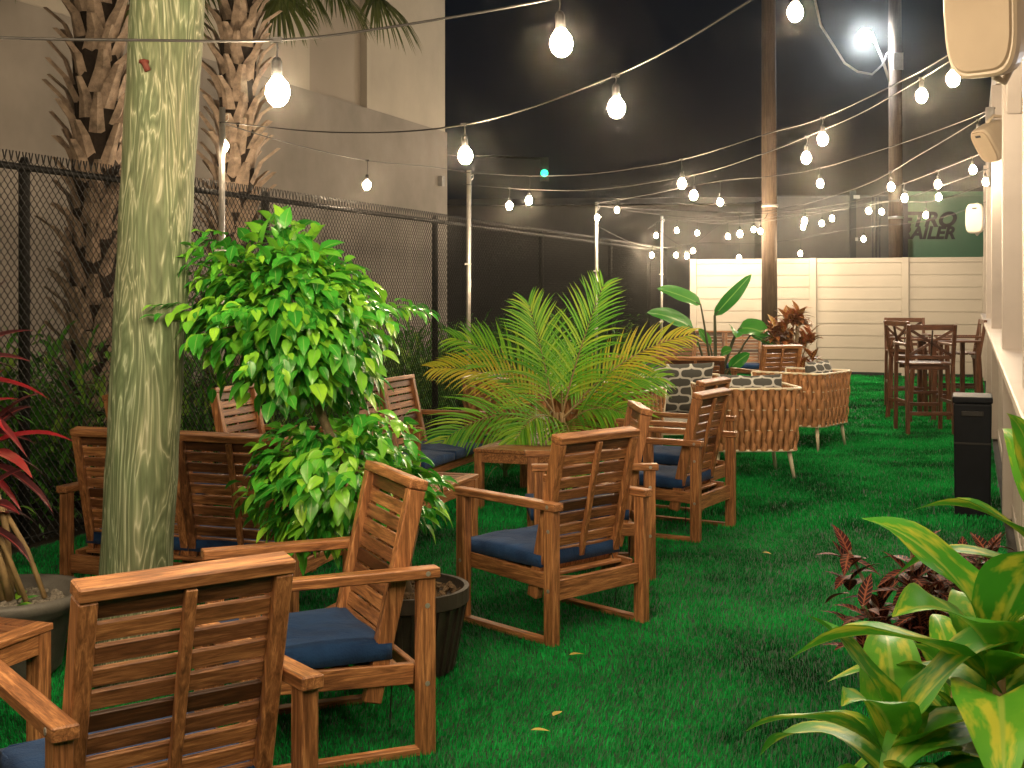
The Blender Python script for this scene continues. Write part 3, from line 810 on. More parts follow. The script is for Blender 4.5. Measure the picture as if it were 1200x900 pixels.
# ---------------------------------------------------------------- building on the left
BO = -5.76 - 2.65
t = thing('stucco_building', 'large beige stucco building wall behind the chain link fence', 'building', V((BO + .35*20.9, 20.9, 0)), rz_of(U))
def bpanel(name, ya, yb, z0, z1, proud, mat):
    m = MB(); a = -(20.9 - ya) / .9439; c = -(20.9 - yb) / .9439
    m.box((proud/2 - 1.5, (a + c)/2, (z0 + z1)/2), (3 + proud, abs(c - a), z1 - z0)); return m.build(name, mat, t)
def bY(px): return -BO / (.35 - (px - 600)/F)
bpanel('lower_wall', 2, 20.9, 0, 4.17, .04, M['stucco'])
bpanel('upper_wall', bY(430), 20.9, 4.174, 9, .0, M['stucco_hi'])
bpanel('upper_wall', bY(363), bY(430) - .003, 4.174, 9, -.10, M['stucco_shade'])
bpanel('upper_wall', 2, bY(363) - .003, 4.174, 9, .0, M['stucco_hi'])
m = MB(); m.box((.06, -.35, 3.0 + .35), (.12, .1, .16)); m.build('wall_lamp', M['junction'], t)

# ---------------------------------------------------------------- things beyond the back fence
def txt(body, size, mat, parent, loc, rz, name='lettering'):
    cu = bpy.data.curves.new(name, 'FONT'); cu.body = body; cu.size = size; cu.extrude = .004; cu.offset = .012*size/.3
    cu.shear = .25; cu.align_x = 'RIGHT'; cu.space_character = 1.02
    tmp = bpy.data.objects.new('tmp', cu); COL.objects.link(tmp)
    dg = bpy.context.evaluated_depsgraph_get(); me = bpy.data.meshes.new_from_object(tmp.evaluated_get(dg))
    bpy.data.objects.remove(tmp); me.materials.clear(); me.materials.append(mat)
    o = mkobj(name, me, parent); o.location = loc; o.rotation_euler = (PI/2, 0, rz); return o
YT = 30
x0, x1 = D(1056, 0, YT).x, D(1290, 0, YT).x
t = thing('trailer', 'green box trailer with black METRO TRAILER lettering beyond the white fence', 'trailer', (x0, YT, 0))
m = MB(); m.box(((x1-x0)/2, 1.25, 2.55), (x1-x0, 2.5, 2.7)); m.build('body', M['green_tr'], t, bevel=.03)
m = MB(); m.box(((x1-x0)/2, -.02, 3.86), (x1-x0, .05, .1)); m.build('top_trim', M['green_tr'], t)
m = MB(); m.box(((x1-x0)/2, .3, 1.1), (x1-x0-.2, .3, .2)); m.build('chassis', M['dark_tr'], t)
for k in (1.0, 2.0):
    m = MB(); m.lathe([(0,-.13),(.4,-.13),(.5,-.1),(.5,.1),(.4,.13),(0,.13)], 20); o = m.build('wheel', M['dark_tr'], t); o.rotation_euler = (PI/2,0,0); o.location = ((x1-x0)*.5 + k*1.1, .3, .5)
xr = D(1119, 0, YT).x - x0
o1 = txt('METRO', .47, M['ink'], t, (xr, -.006, D(0, 265, YT).z), 0); o2 = txt('TRAILER', .40, M['ink'], t, (xr - .02, -.006, D(0, 279.5, YT).z), 0)
o1.scale = (1.08, 1, 1); o2.scale = (1.0, 1, 1)
x0, x1 = D(905, 0, YT).x, D(1052, 0, YT).x
t = thing('trailer', 'dull grey box trailer with dark door posts beyond the white fence', 'trailer', (x0, YT - .3, 0))
m = MB(); m.box(((x1-x0)/2, 1.25, 2.5), (x1-x0, 2.5, 2.6)); m.build('body', M['grey_tr'], t, bevel=.03)
m = MB(); m.box(((x1-x0)/2, .3, 1.05), (x1-x0-.2, .3, .2)); m.build('chassis', M['dark_tr'], t)
for px, w in ((995, .14), (1052, .26)):
    m = MB(); m.box((D(px, 0, YT).x - x0, -.03, 2.55), (w, .05, 2.7)); m.build('door_post', M['dark_tr'], t)
m = MB()
for px in (1018, 1022, 1026): m.box((D(px, 0, YT).x - x0, -.03, 2.5), (.03, .03, 2.5))
m.build('door_rods', M['dark_tr'], t)
m = MB()
for px, py in ((999, 232), (999, 281), (1050, 281)): 
    q = D(px, py, YT); m.box((q.x - x0, -.06, q.z), (.14 if py < 250 else .06, .03, .08))
m.build('hinge', M['junction'], t)
t = thing('warehouse', 'long low dark grey warehouse beyond the fence corner', 'building', (0, 38, 0), R(-6))
m = MB(); m.box((2, 3, 2.05), (20, 6, 4.1)); m.build('wall', M['grey_tr'], t)
m = MB(); m.box((2, 2.9, 4.2), (20.4, 6.4, .18)); m.build('roof', M['dark_tr'], t)

def upole(px, Y, rad, h, label):
    p = D(px, 0, Y)
    t = thing('utility_pole', label, 'utility pole', (p.x, Y, 0))
    m = MB(); m.tube([(0, 0, 0), (-.03, 0, h)], [rad*1.08, rad*.9], 18); m.build('shaft', M['pole2'], t, smooth=True)
    m = MB(); m.tube([(0, 0, 3.1), (0, 0, 3.15)], rad*1.12, 18); m.build('band', M['steel'], t, smooth=True)
    return t
upole(902, 23.2, .135, 9.5, 'brown wooden utility pole standing just inside the white back fence')
t = upole(1050, 27, .14, 10, 'wooden utility pole beyond the white fence that carries the street lamp')
q = D(1014, 40, 27) - V((t.location.x, 27, 0))
m = MB(); m.tube([(-.1, 0, q.z - 1.1), (-.3, 0, q.z - .5), (q.x + .1, 0, q.z + .12)], .03, 8); m.build('lamp_arm', M['steel'], t, smooth=True)
m = MB(); m.lathe([(0, .10), (.1, .08), (.17, 0), (.15, -.03), (0, -.03)], 16, (q.x, 0, q.z + .04)); m.build('lamp_hood', M['steel'], t, smooth=True)
m = MB(); m.lathe([(0, -.24), (.09, -.21), (.14, -.13), (.13, -.04), (0, -.031)], 16, (q.x, 0, q.z + .04)); m.build('lamp_glass', M['lampcool'], t, smooth=True)
m = MB(); m.box((0, -.16, 6.4), (.2, .04, .35)); m.build('bracket', M['steel'], t)
t = thing('service_cable', 'loose drooping overhead cable beside the street lamp', 'cable', (0, 0, 0))
m = MB(); pts = [D(x, y, 25) for x, y in ((948, -30), (955, 0), (962, 30), (978, 55), (990, 74), (1005, 84), (1022, 87), (1034, 76), (1041, 62))]
m.tube(pts, .022, 6); m.build('cable', M['steel'], t, smooth=True)
t = thing('traffic_light', 'distant green traffic light glowing above the fence', 'traffic light', D(638, 203, 60), 0)
m = MB(); m.box((0, .15, .2), (.4, .25, 1.1)); m.build('housing', M['dark_tr'], t)
m = MB(); m.lathe([(0, .0), (.17, .01), (.17, .03), (0, .03)], 16); o = m.build('lamp', M['greenlamp'], t); o.rotation_euler = (PI/2, 0, 0)
m = MB(); m.tube([(0, .2, .7), (-5, .2, .9), (-5, .2, -7.0)], .08, 8); m.build('mast', M['dark_tr'], t)

# ---------------------------------------------------------------- big post
base = D(152, 801, 5.2); top = D(203, -30, 5.2)
t = thing('wooden_post', 'big weathered greenish round timber post standing on the lawn at left', 'post', (base.x, 5.2, 0))
m = MB(); dx = top.x - base.x; K = 26; rs = []; pts = []
for i in range(K + 1):
    k = i / K; pts.append((dx * k, 0, top.z * 1.1 * k)); rs.append(.142 + .006*k + .0025*math.sin(i*2.1))
m.tube(pts, rs, 40); m.build('shaft', M['pole'], t, smooth=True)
q = D(171, 77, 5.05) - base
m = MB(); m.tube([(q.x - .012, -.155, q.z + .02), (q.x, -.16, q.z + .005), (q.x + .01, -.158, q.z - .02)], .013, 8); m.lathe([(0, 0), (.02, 0), (.02, .012), (0, .012)], 10, (q.x-.008, -.15, q.z + .012)); m.build('hook', M['rust'], t, smooth=True)

# ---------------------------------------------------------------- vegetation
def rdir(): 
    v = V((random.gauss(0,1), random.gauss(0,1), random.gauss(0,1))); return v.normalized()
def crown(mb, c, rad, n, L, droop=1.0, clumps=16, prof='ovate', nseg=4, wr=.62):
    c = V(c); cl = []
    for i in range(clumps):
        d = rdir(); r = .35 + .6 * random.random()
        cl.append((V((c.x + d.x*rad[0]*r, c.y + d.y*rad[1]*r, c.z + d.z*rad[2]*r)), .28 + .2*random.random()))
    for i in range(n):
        cc, cr = random.choice(cl)
        d = rdir(); mr = min(rad)
        p = cc + V((d.x*rad[0], d.y*rad[1], d.z*rad[2])) * cr * (.55 + .45*random.random())
        out = (p - c); out.z *= .5; out.normalize()
        dr = (out * .7 + V((0, 0, -.35)) + rdir() * .55).normalized()
        up = (out * .6 + V((0, 0, .8)) + rdir() * .35).normalized()
        l = L * (.45 + .85*random.random())
        mb.leaf(p, dr, up, l, l * wr * (.8 + .3*random.random()), nseg, droop=droop*(.5 + random.random()), fold=.28, prof=prof)
    return cl
# ficus
px0 = V((-.45, 5.38, 0))
t = thing('ficus_tree', 'bushy bright green ficus with two leafy tiers in a black ribbed pot', 'potted tree', px0)
C1 = V((-.49, 0, 1.49)); C2 = V((-.27, .0, .83))
m = MB(); cl = crown(m, C1, (.46, .42, .42), 2500, .092, 1.1, 34); cl2 = crown(m, C2, (.42, .34, .30), 1600, .09, 1.1, 28)
# trailing shoots
for i in range(26):
    d = rdir(); d.z = -abs(d.z)*.3 + .15; d.normalize(); s = C1 + V((d.x*.42, d.y*.38, d.z*.38)); 
    for k in range(5):
        s = s + (d + V((0, 0, -.25*k/3))).normalized() * .035; m.leaf(s, (d + rdir()*.7 + V((0,0,-.4))).normalized(), V((0,0,1)), .075, .042, 4, 1.2, .3)
m.build('crown', M['l_ficus'], t, smooth=True)
m = MB(); m.tube([(.02, 0, .3), (-.08, 0, .65), (-.30, 0, .95), (-.36, 0, 1.1), (C1.x+.05, 0, 1.35), (C1.x, 0, 1.6)], [.024, .022, .02, .02, .016, .008], 10)
m.tube([(-.02, 0, .3), (.05, .03, .6), (-.15, .02, .8), (-.3, .02, .95)], [.014, .012, .01, .006], 8)
for cc, cr in cl[:16]: m.tube([(C1.x + .03, 0, 1.25 + random.random()*.2), (C1 + cc)*.5, cc], [.009, .006, .003], 5)
for cc, cr in cl2[:12]: m.tube([(-.1, 0, .66), (C2 + cc)*.5, cc], [.008, .006, .003], 5)
m.build('trunk', M['bark'], t, smooth=True)
m = MB(); n = 40; prof = [(.19, 0), (.20, .02), (.255, .30), (.27, .30), (.27, .36), (.25, .36), (.235, .31), (.0, .31)]
m.lathe(prof, 32); m.build('pot', M['potblack'], t)
m = MB()
for j in range(28):
    a = 2*PI*j/28; m.bar((.203*math.cos(a), .203*math.sin(a), .02), (.257*math.cos(a), .257*math.sin(a), .295), .018, .012, (math.cos(a), math.sin(a), 0))
m.build('pot_ribs', M['potblack'], t)
m = MB()
for i in range(260):
    a = random.random()*6.28; r = .225*math.sqrt(random.random()); m.box((r*math.cos(a), r*math.sin(a), .32 + random.random()*.015), (.035, .014, .006), Euler((random.random(), random.random(), random.random()*6)).to_matrix())
m.build('mulch', M['soil'], t)

# areca palm
def frond(mb, stem, p, az, el, L, droop, ll, lw, n=30, vshape=.5, roll=0):
    pts = []; d = V((math.cos(az)*math.cos(el), math.sin(az)*math.cos(el), math.sin(el))); c = V(p); K = 16
    for i in range(K + 1):
        pts.append(c.copy()); c = c + d * (L/K); d = (d + V((0,0,-1)) * droop/K).normalized()
    stem.tube(pts, [max(.002, .011*(1 - i/K)) for i in range(K+1)], 6)
    for i in range(n):
        tt = .22 + .78 * i/(n-1); f = tt*K; a = min(K-1, int(f)); q = pts[a].lerp(pts[a+1], f - a); d = (pts[a+1]-pts[a]).normalized()
        side = d.cross(V((0,0,1))); 
        if side.length < .1: side = V((-math.sin(az), math.cos(az), 0))
        side.normalize(); nr = side.cross(d); side = side*math.cos(roll) + nr*math.sin(roll); nr = side.cross(d)
        ln = ll * (.35 + math.sin(PI*min(1, .12 + tt*.85))*.75)
        for s in (-1, 1):
            ld = (side*s*(.85 - .3*tt) + d*(.55 + .5*tt) + nr*vshape + rdir()*.06).normalized()
            mb.leaf(q, ld, nr, ln*(.9+.2*random.random()), lw, 4, droop=.5 + .5*random.random(), fold=.5, prof='blade')
def P_at(px, Y, z=0): return V(((px-600)*Y/F, Y, z))
t = thing('areca_palm', 'large yellow green feathery areca palm in the middle of the seating', 'palm', P_at(655, 10.2))
g = MB(); y_ = MB(); st = MB()
B = V((0, 0, .5))
for az, el, L, dr in ((.45, 1.30, 1.2, .5), (2.75, .98, 1.2, 1.0), (3.35, .5, 1.15, 1.5), (-1.45, .45, .85, 2.0), (1.57, 1.0, 1.0, .9), (2.2, 1.3, 1.05, .6), (-.7, .8, .75, 1.6), (.2, .85, 1.0, 1.1), (-2.2, .7, .75, 1.8)):
    frond(g, st, B + V((random.uniform(-.05,.05), random.uniform(-.05,.05), 0)), az, el, L, dr, .40, .020, n=27, vshape=.22, roll=-.95*math.cos(az))
for az, el, L, dr in ((3.0, .85, 1.15, 1.1), (.1, .92, 1.3, .9)):
    frond(y_, st, B + V((0, .02, .02)), az, el, L, dr, .32, .018, n=27, vshape=.2, roll=-1.0*math.cos(az))
g.build('fronds', M['l_palm'], t, smooth=True); y_.build('yellow_fronds', M['l_palmy'], t, smooth=True); 
for i in range(6):
    a = i*1.05; st.tube([(.07*math.cos(a), .07*math.sin(a), .28), (.03*math.cos(a), .03*math.sin(a), .62)], [.018, .013], 8)
st.build('stems', M['stempale'], t, smooth=True)
m = MB(); m.lathe([(.17, 0), (.22, .3), (.235, .3), (.235, .34), (.21, .34), (.2, .3), (0, .3)], 24); m.build('pot', M['potblack'], t)

# small ferny plant left of the palm
def tuft(name, label, cat, pos, n, L, W, mat, spread=1.0, el=(0.5, 1.4), droop=1.2, h0=.0, pot=None, prof='blade', nseg=7, base_r=.04):
    t = thing(name, label, cat, pos)
    m = MB()
    for i in range(n):
        a = random.random()*2*PI; e = random.uniform(*el)
        d = V((math.cos(a)*math.cos(e), math.sin(a)*math.cos(e), math.sin(e)))
        m.leaf((base_r*math.cos(a), base_r*math.sin(a), h0), d, V((0,0,1)), L*(.6+.5*random.random()), W*(.8+.4*random.random()), nseg, droop*(.6+.8*random.random()), .3, prof)
    m.build('foliage', mat, t, smooth=True)
    return t
t = thing('fern', 'small light green bushy fern at the foot of the palm, left side', 'plant', P_at(592, 10.9))
m = MB(); crown(m, (0, 0, .42), (.27, .25, .30), 900, .05, .6, 22, 'ovate', 3, .35)
for i in range(40):
    a = random.random()*2*PI; e = random.uniform(.5, 1.3); m.leaf((0,0,.05), (math.cos(a)*math.cos(e), math.sin(a)*math.cos(e), math.sin(e)), V((0,0,1)), .6, .012, 8, 1.6, .3, 'blade')
m.build('foliage', M['l_fern'], t, smooth=True)
m = MB(); m.tube([(0,0,0),(0,0,.4)], [.02,.008], 6); m.build('stem', M['stem'], t)

# bird of paradise
t = thing('bird_of_paradise', 'bird of paradise plant with big paddle leaves in front of the white fence', 'plant', P_at(838, 17.6))
g = MB(); st = MB(); Yb = 17.6
def bleaf(px, py, tx, ty, L, W, bx, by=0, up=(0, -.8, .6), dy=0, droop=.3):
    a = D(px, py, Yb) - V(t.location); c = D(tx, ty, Yb) - V(t.location); c.y += dy
    b0 = V((bx, 0, .25)); mid = (b0 + a)/2 + V((0, .0, .1))
    st.tube([b0, b0.lerp(mid, .6), mid.lerp(a, .5) , a, a.lerp(c, .12)], [.02, .018, .014, .011, .008], 8)
    d = (c - a); g.leaf(a, d, up, d.length*1.06, W, 10, droop, .35, 'paddle', .05, random.random()*6)
bleaf(821, 357, 774, 333, .5, .23, -.02, dy=-.1)
bleaf(812, 385, 764, 356, .5, .24, -.06, dy=-.15, droop=.5)
bleaf(806, 396, 790, 425, .3, .22, -.1, dy=-.3)
bleaf(837, 370, 876, 324, .5, .20, 0, dy=-.15, up=(.3, -.9, .2), droop=0)
bleaf(838, 368, 858, 350, .3, .14, .02, dy=.2)
bleaf(866, 385, 893, 380, .3, .3, .05, dy=-.35, droop=.7)
bleaf(880, 392, 917, 407, .5, .22, .1, dy=-.2, up=(.2,-.7,.7))
bleaf(862, 390, 858, 378, .3, .24, .06, dy=-.3, droop=1.4)
bleaf(832, 405, 822, 385, .3, .13, .02, dy=.1)
bleaf(855, 432, 874, 412, .3, .18, .05, dy=-.1, up=(0,-1,.2))
bleaf(845, 415, 855, 408, .3, .15, .05, dy=-.1)
bleaf(800, 410, 812, 400, .3, .2, -.08, dy=-.4)
g.build('leaves', M['l_bird'], t, smooth=True); st.build('stems', M['stemdark'], t, smooth=True)
m = MB(); m.lathe([(.2, 0), (.26, .32), (.28, .32), (.28, .36), (.24, .36), (.23, .3), (0, .3)], 24); m.build('pot', M['potblack'], t)

# croton by the pole
t = thing('croton_plant', 'tall red and yellow croton in a wooden box left of the open lawn', 'plant', P_at(931, 17.2))
m = MB(); st = MB()
for i in range(24):
    a = random.random()*6.28; rr = random.random()**.5; top_ = V((.27*math.cos(a)*rr, .24*math.sin(a)*rr, .62 + .85*random.random()*(1 - .4*rr)))
    st.tube([(0,0,.4), top_*.6 + V((0,0,.15)), top_], [.012, .01, .006], 6)
    for k in range(15):
        b = k*2.4; e = random.uniform(-.1, 1.2); d = V((math.cos(b)*math.cos(e), math.sin(b)*math.cos(e), math.sin(e)))
        m.leaf(top_ - V((0,0,.018*(15-k)*.6)), d, V((0,0,1)), .22, .095, 5, .8, .25)
m.build('leaves', M['l_croton2'], t, smooth=True); st.build('stems', M['bark'], t)
m = MB()
for k in range(5): m.box((0, 0, .05 + .09*k), (.34, .34, .082))
m.build('planter_box', WX, t, bevel=.004)

# dark croton low right
cp = V((1.62, 5.15, 0))
t = thing('croton_plant', 'low dark maroon croton with pink leaf veins beside the porch at lower right', 'plant', cp)
m = MB(); st = MB()
for i in range(17):
    a = random.random()*6.28; r = .34*random.random()**.6; tp = V((r*math.cos(a), r*math.sin(a), .28 + .34*random.random()))
    st.tube([(r*.3*math.cos(a), r*.3*math.sin(a), 0), tp*.6, tp], [.01, .008, .005], 6)
    for k in range(16):
        b = k*2.4 + i; e = random.uniform(-.25, 1.15); d = V((math.cos(b)*math.cos(e), math.sin(b)*math.cos(e), math.sin(e)))
        m.leaf(tp - V((0,0,.012*(16-k))), d, V((0,0,1)), .15*(.8+.5*random.random()), .06, 6, .7, .25)
m.build('leaves', M['l_croton'], t, smooth=True); st.build('stems', M['bark'], t)

# corn plants low right (three rosettes close to the camera)
def cornplant(label, pos, h, n, L, W, seedv, leaves=()):
    random.seed(seedv)
    t = thing('corn_plant', label, 'plant', pos, 0, 'broad leaved corn plants at lower right')
    m = MB(); st = MB(); st.tube([(0,0,0), (.01,.01,h*.5), (0,0,h)], [.022, .02, .014], 10)
    for i in range(n):
        a = i*2.4 + random.random()*.5; k = i/n; e = .15 + 1.1*k
        d = V((math.cos(a)*math.cos(e), math.sin(a)*math.cos(e), math.sin(e)))
        m.leaf((0, 0, h*(.55 + .45*k)), d, V((0,0,1)), L*(.75+.4*random.random()), W*(.8+.35*random.random()), 16, 1.9 - .6*k, .35, 'strap', .10, random.random()*6, random.uniform(-.5, .5))
    for (a, e, l, w) in leaves:
        d = V((math.cos(a)*math.cos(e), math.sin(a)*math.cos(e), math.sin(e)))
        m.leaf((0, 0, h*.9), d, V((0,0,1)), l, w, 18, 1.9, .35, 'strap', .10, a, .3)
    m.build('leaves', M['l_drac'], t, smooth=True); st.build('stem', M['stempale'], t, smooth=True)
cornplant('corn plant lowest in the bottom right corner, yellow striped leaves arching over the lawn', P_at(1050, 3.2), .50, 15, .46, .15, 3)
cornplant('corn plant with the broadest yellow leaves at the right edge, above the lower one', P_at(1170, 3.2), .74, 16, .52, .19, 11)
cornplant('tallest corn plant at the right edge below the white cap rail', P_at(1225, 3.7), .95, 13, .48, .13, 5)
cornplant('short dark corn plant behind the others in the bottom right corner', P_at(1120, 3.7), .45, 14, .42, .11, 21)
random.seed(99)

# cordyline in grey bowl
cpos = V((-2.08, 5.32, 0))
t = thing('cordyline', 'red leaved cordyline in a wide grey bowl planter at the left edge', 'potted plant', cpos)
m = MB(); st = MB()
heads = [(V((-.24, -.1, 1.26)), 22, 1.0), (V((-.3, .05, 1.0)), 18, .9), (V((-.12, 0, .98)), 16, .8), (V((-.1, -.1, .74)), 10, .6)]
for hp, n, sc in heads:
    st.tube([(.02 + hp.x*.2, hp.y*.2, .32), (hp.x*.6 + .05, hp.y*.7, hp.z*.62), hp], [.018, .015, .011], 8)
    for i in range(n):
        a = i*2.4; e = -.2 + 1.5*i/n; d = V((math.cos(a)*math.cos(e), math.sin(a)*math.cos(e), math.sin(e)))
        m.leaf(hp - V((0,0,.1*(1-i/n))), d, V((0,0,1)), (.40 + .08*random.random())*sc, .062, 10, 1.1, .4, 'strap', .05, random.random()*6, .4)
m.build('leaves', M['l_cord'], t, smooth=True)
for a, b2 in (((.08, -.05, .32), (-.12, -.12, .8)), ((.02, .05, .32), (-.16, .0, .7)), ((.14, 0, .32), (-.06, .02, .72))): st.tube([a, (V(a)+V(b2))/2 + V((.02,0,0)), b2], .011, 8)
st.build('stems', M['stempale'], t, smooth=True)
m = MB(); m.lathe([(.16, 0), (.20, .04), (.235, .26), (.30, .30), (.315, .335), (.30, .355), (.265, .345), (.235, .30), (0, .29)], 40); m.build('pot', M['potgrey'], t, smooth=True)
m = MB()
for i in range(200):
    a = random.random()*6.28; r = .22*math.sqrt(random.random()); m.box((r*math.cos(a), r*math.sin(a), .30), (.025, .02, .02), Euler((random.random()*3,)*3).to_matrix())
m.build('pebbles', M['gravel'], t)
m = MB()
for i in range(9):
    a = random.random()*6.28; m.leaf((.06*math.cos(a), .12*math.sin(a)-.1, .31), (math.cos(a), math.sin(a), .5), V((0,0,1)), .08, .05, 4, .6, .2)
m.build('weeds', M['l_ficus'], t, smooth=True)

# cabbage palms behind the fence
def bootpalm(label, px, Y, h, rad, tiltx, fr, seedv):
    random.seed(seedv)
    p = P_at(px, Y); t = thing('cabbage_palm', label, 'palm tree', p, 0, 'cabbage palms behind the chain link fence')
    m = MB(); K = 20; m.tube([(tiltx*i/K, 0, h*i/K) for i in range(K+1)], [rad*.62*(1 + .06*math.sin(i*1.7)) for i in range(K+1)], 14); m.build('trunk', M['fibre'], t)
    m = MB(); nb = int(h * 44)
    for i in range(nb):
        a = i*2.399; z = h * (i + .5)/nb; a += random.uniform(-.15, .15)
        o = V((math.cos(a), math.sin(a), 0)); s = V((-o.y, o.x, 0)) 
        c = V((tiltx*z/h, 0, z)); w = .042 + .02*random.random(); L = .26 + .14*random.random(); fl = random.uniform(.5, .95)
        b0 = c + o*rad*.55; b1 = b0 + (o*fl*.55 + V((0,0,1)) + s*random.uniform(-.25,.25)).normalized()*L*.55; b2 = b1 + (o*fl*1.3 + V((0,0,.9))).normalized()*L*.5
        th = o*.022
        vs = []
        for q, ww in ((b0, w*1.35), (b1, w), (b2, w*.55)):
            vs += [q - s*ww - th*.2, q + th, q + s*ww - th*.2, q - th*.6]
        fs = [(k*4+j, k*4+(j+1)%4, k*4+4+(j+1)%4, k*4+4+j) for k in range(2) for j in range(4)] + [(8,9,10,11)]
        m.add(vs, fs)
    m.build('leaf_boots', M['boot'], t)
    m = MB(); st = MB(); top_ = V((tiltx, 0, h + .05))
    for (az, el, Ls, dr, fL) in fr:
        d = V((math.cos(az)*math.cos(el), math.sin(az)*math.cos(el), math.sin(el))); c = top_.copy(); pts = [c.copy()]
        for k in range(8): c = c + d*Ls/8; d = (d + V((0,0,-1))*dr/8).normalized(); pts.append(c.copy())
        st.tube(pts, [.02 - .0014*k for k in range(9)], 6)
        sd = d.cross(V((0,0,1))).normalized(); nr = sd.cross(d)
        for k in range(44):
            a = -1.9 + 3.8*k/43; ld = (d*math.cos(a) + sd*math.sin(a) + nr*.12*math.cos(a*2) + rdir()*.05)
            m.leaf(c, ld, nr, fL*(.75 + .3*math.cos(a*.7)) * (.9+.2*random.random()), .034, 6, 1.1, .4, 'blade')
    m.build('fan_leaves', M['l_fan'], t, smooth=True); st.build('leaf_stalks', M['stem'], t, smooth=True)
def fans(n, r0):
    return [(random.uniform(0, 6.28), random.uniform(.1, 1.3), random.uniform(.5, .8), 1.0, random.uniform(.5, .7)) for i in range(n)]
random.seed(4)
bootpalm('cabbage palm behind the fence at far left, trunk thick with old leaf boots', 108, 9.5, 4.15, .27, .05, fans(13, 1), 31)
f2 = fans(10, 1) + [(-.1, .1, .85, .9, .62), (.2, .15, 1.25, .9, .6), (-.5, .2, .6, 1.2, .6)]
bootpalm('cabbage palm behind the fence right of the big post, fan leaf reaching over the wall', 268, 11.2, 4.45, .25, .10, f2, 32)
random.seed(123)

# undergrowth
m = MB()
for i in range(1500):
    Y = 5.5 + 18.5 * random.random(); back = random.uniform(.2, 1.7)
    p = FP(Y, 0, -back); hh = (1.15 if Y < 9.5 else 1.0) * random.uniform(.5, 1.15) * (1.05 if Y > 14 else 1)
    for k in range(7):
        a = random.random()*6.28; e = random.uniform(.3, 1.3); q = p + V((.1*math.cos(a), .1*math.sin(a), hh*random.uniform(.1, .95)))
        m.leaf(q, (math.cos(a)*math.cos(e), math.sin(a)*math.cos(e), math.sin(e)), V((0,0,1)), random.uniform(.18, .4), random.uniform(.02, .05), 5, 1.3, .3, 'blade')
    for k in range(7):
        q = p + V((random.uniform(-.2,.2), random.uniform(-.2,.2), hh*random.uniform(.05, 1))); m.leaf(q, rdir(), V((0,0,1)), random.uniform(.06,.11), random.uniform(.04,.07), 3, .6, .2)
tag(m.build('undergrowth', M['l_under'], smooth=True), 'dense dark green undergrowth packed behind the chain link fence', 'undergrowth', kind='stuff')

# fallen leaves on the turf
for i, (px, py, w) in enumerate(((667, 777, 'nearest the middle armchair'), (648, 850, 'lowest in the picture, right of the front chairs'), (52, 808, 'under the left coffee table'), (745, 590, 'small, right of the middle armchair legs'), (893, 654, 'far right, out on the open lawn'), (622, 867, 'tiny, just left of the lowest one'))):
    m = MB(); m.leaf((0,0,.035), (1, .3*(-1)**i, .05), V((0,0,1)), .07, .03, 5, .2, .3); o = m.build('fallen_leaf', M['litter'], smooth=True); o.location = G(px, py)
    o.rotation_euler = (0, 0, i*1.3); tag(o, 'yellow fallen leaf on the turf, ' + w, 'leaf', 'fallen leaves on the turf')

# ---------------------------------------------------------------- string lights
def bulb_meshes():
    r = .037
    m = MB(); m.lathe([(0, -.084), (.015, -.081), (.029, -.067), (r, -.044), (.033, -.02), (.020, -.002), (.014, .006)], 10); b = m.mesh('bulb', M['bulb'], smooth=True)
    m = MB(); m.lathe([(.0145, .0061), (.0165, .008), (.0165, .05), (.011, .062), (.004, .066)], 10); s = m.mesh('socket', M['black'], smooth=True)
    return b, s
BM, SM = bulb_meshes()
def string(label, pts, bulbs, r=.0045):
    """pts [(px,py,Y)], bulbs [(px, py)] hang under the cable at their px"""
    P = [D(*q) for q in pts]; t = thing('string_lights', label, 'string lights', P[0], 0, 'strings of warm bulbs over the yard')
    o0 = P[0]
    # catmull
    Q = []
    E = [P[0]*2 - P[1]] + P + [P[-1]*2 - P[-2]]
    for i in range(1, len(E) - 2):
        for k in range(10):
            u = k/10; a, b, c, d = E[i-1], E[i], E[i+1], E[i+2]
            Q.append(.5*((2*b) + (c-a)*u + (2*a-5*b+4*c-d)*u*u + (-a+3*b-3*c+d)*u**3))
    Q.append(P[-1])
    m = MB(); m.tube([q - o0 for q in Q], r, 6); m.build('cable', M['wire'], t, smooth=True)
    for bp in bulbs:
        if len(bp) == 2:
            px, py = bp
            best = min(Q, key=lambda q: abs(600 + F*q.x/q.y - px) if q.y > .5 else 1e9)
            # refine by linear interpolation
            for a, c in zip(Q, Q[1:]):
                if a.y < .5 or c.y < .5: continue
                xa, xc = 600 + F*a.x/a.y, 600 + F*c.x/c.y
                if (xa - px)*(xc - px) <= 0 and abs(xa - xc) > 1e-6: best = a.lerp(c, (px - xa)/(xc - xa)); break
            zc = H - (py - HZ)*best.y/F
            q = V((best.x, best.y, zc + .038))
        else:
            best = V(bp); q = best - V((0, 0, .16))
        s = mkobj('socket', SM, t); s.location = q - o0; s.rotation_euler = (random.uniform(-.06,.06), random.uniform(-.06,.06), 0)
        b = mkobj('bulb', BM, s)
        top_ = q + V((0,0,.064))
        if best.z - top_.z > .004:
            m = MB(); m.tube([(0,0,.064), (.004, 0, .064 + (best.z-top_.z)*.5), (0, 0, .064 + best.z - top_.z)], .0035, 6)
            m.box((0, 0, .064 + best.z - top_.z), (.035, .016, .016)); m.build('drop_cord', M['wire'], s)
string('nearest string of bulbs crossing the top left in front of the big post', [(-250, 30, 3.4), (0, 44, 3.55), (160, 47, 3.7), (325, 47, 3.85), (455, 32, 4.0), (640, 0, 4.15), (760, -30, 4.3), (1000, -110, 4.4)], [(325, 107), (657, 50), (-120, 100)])
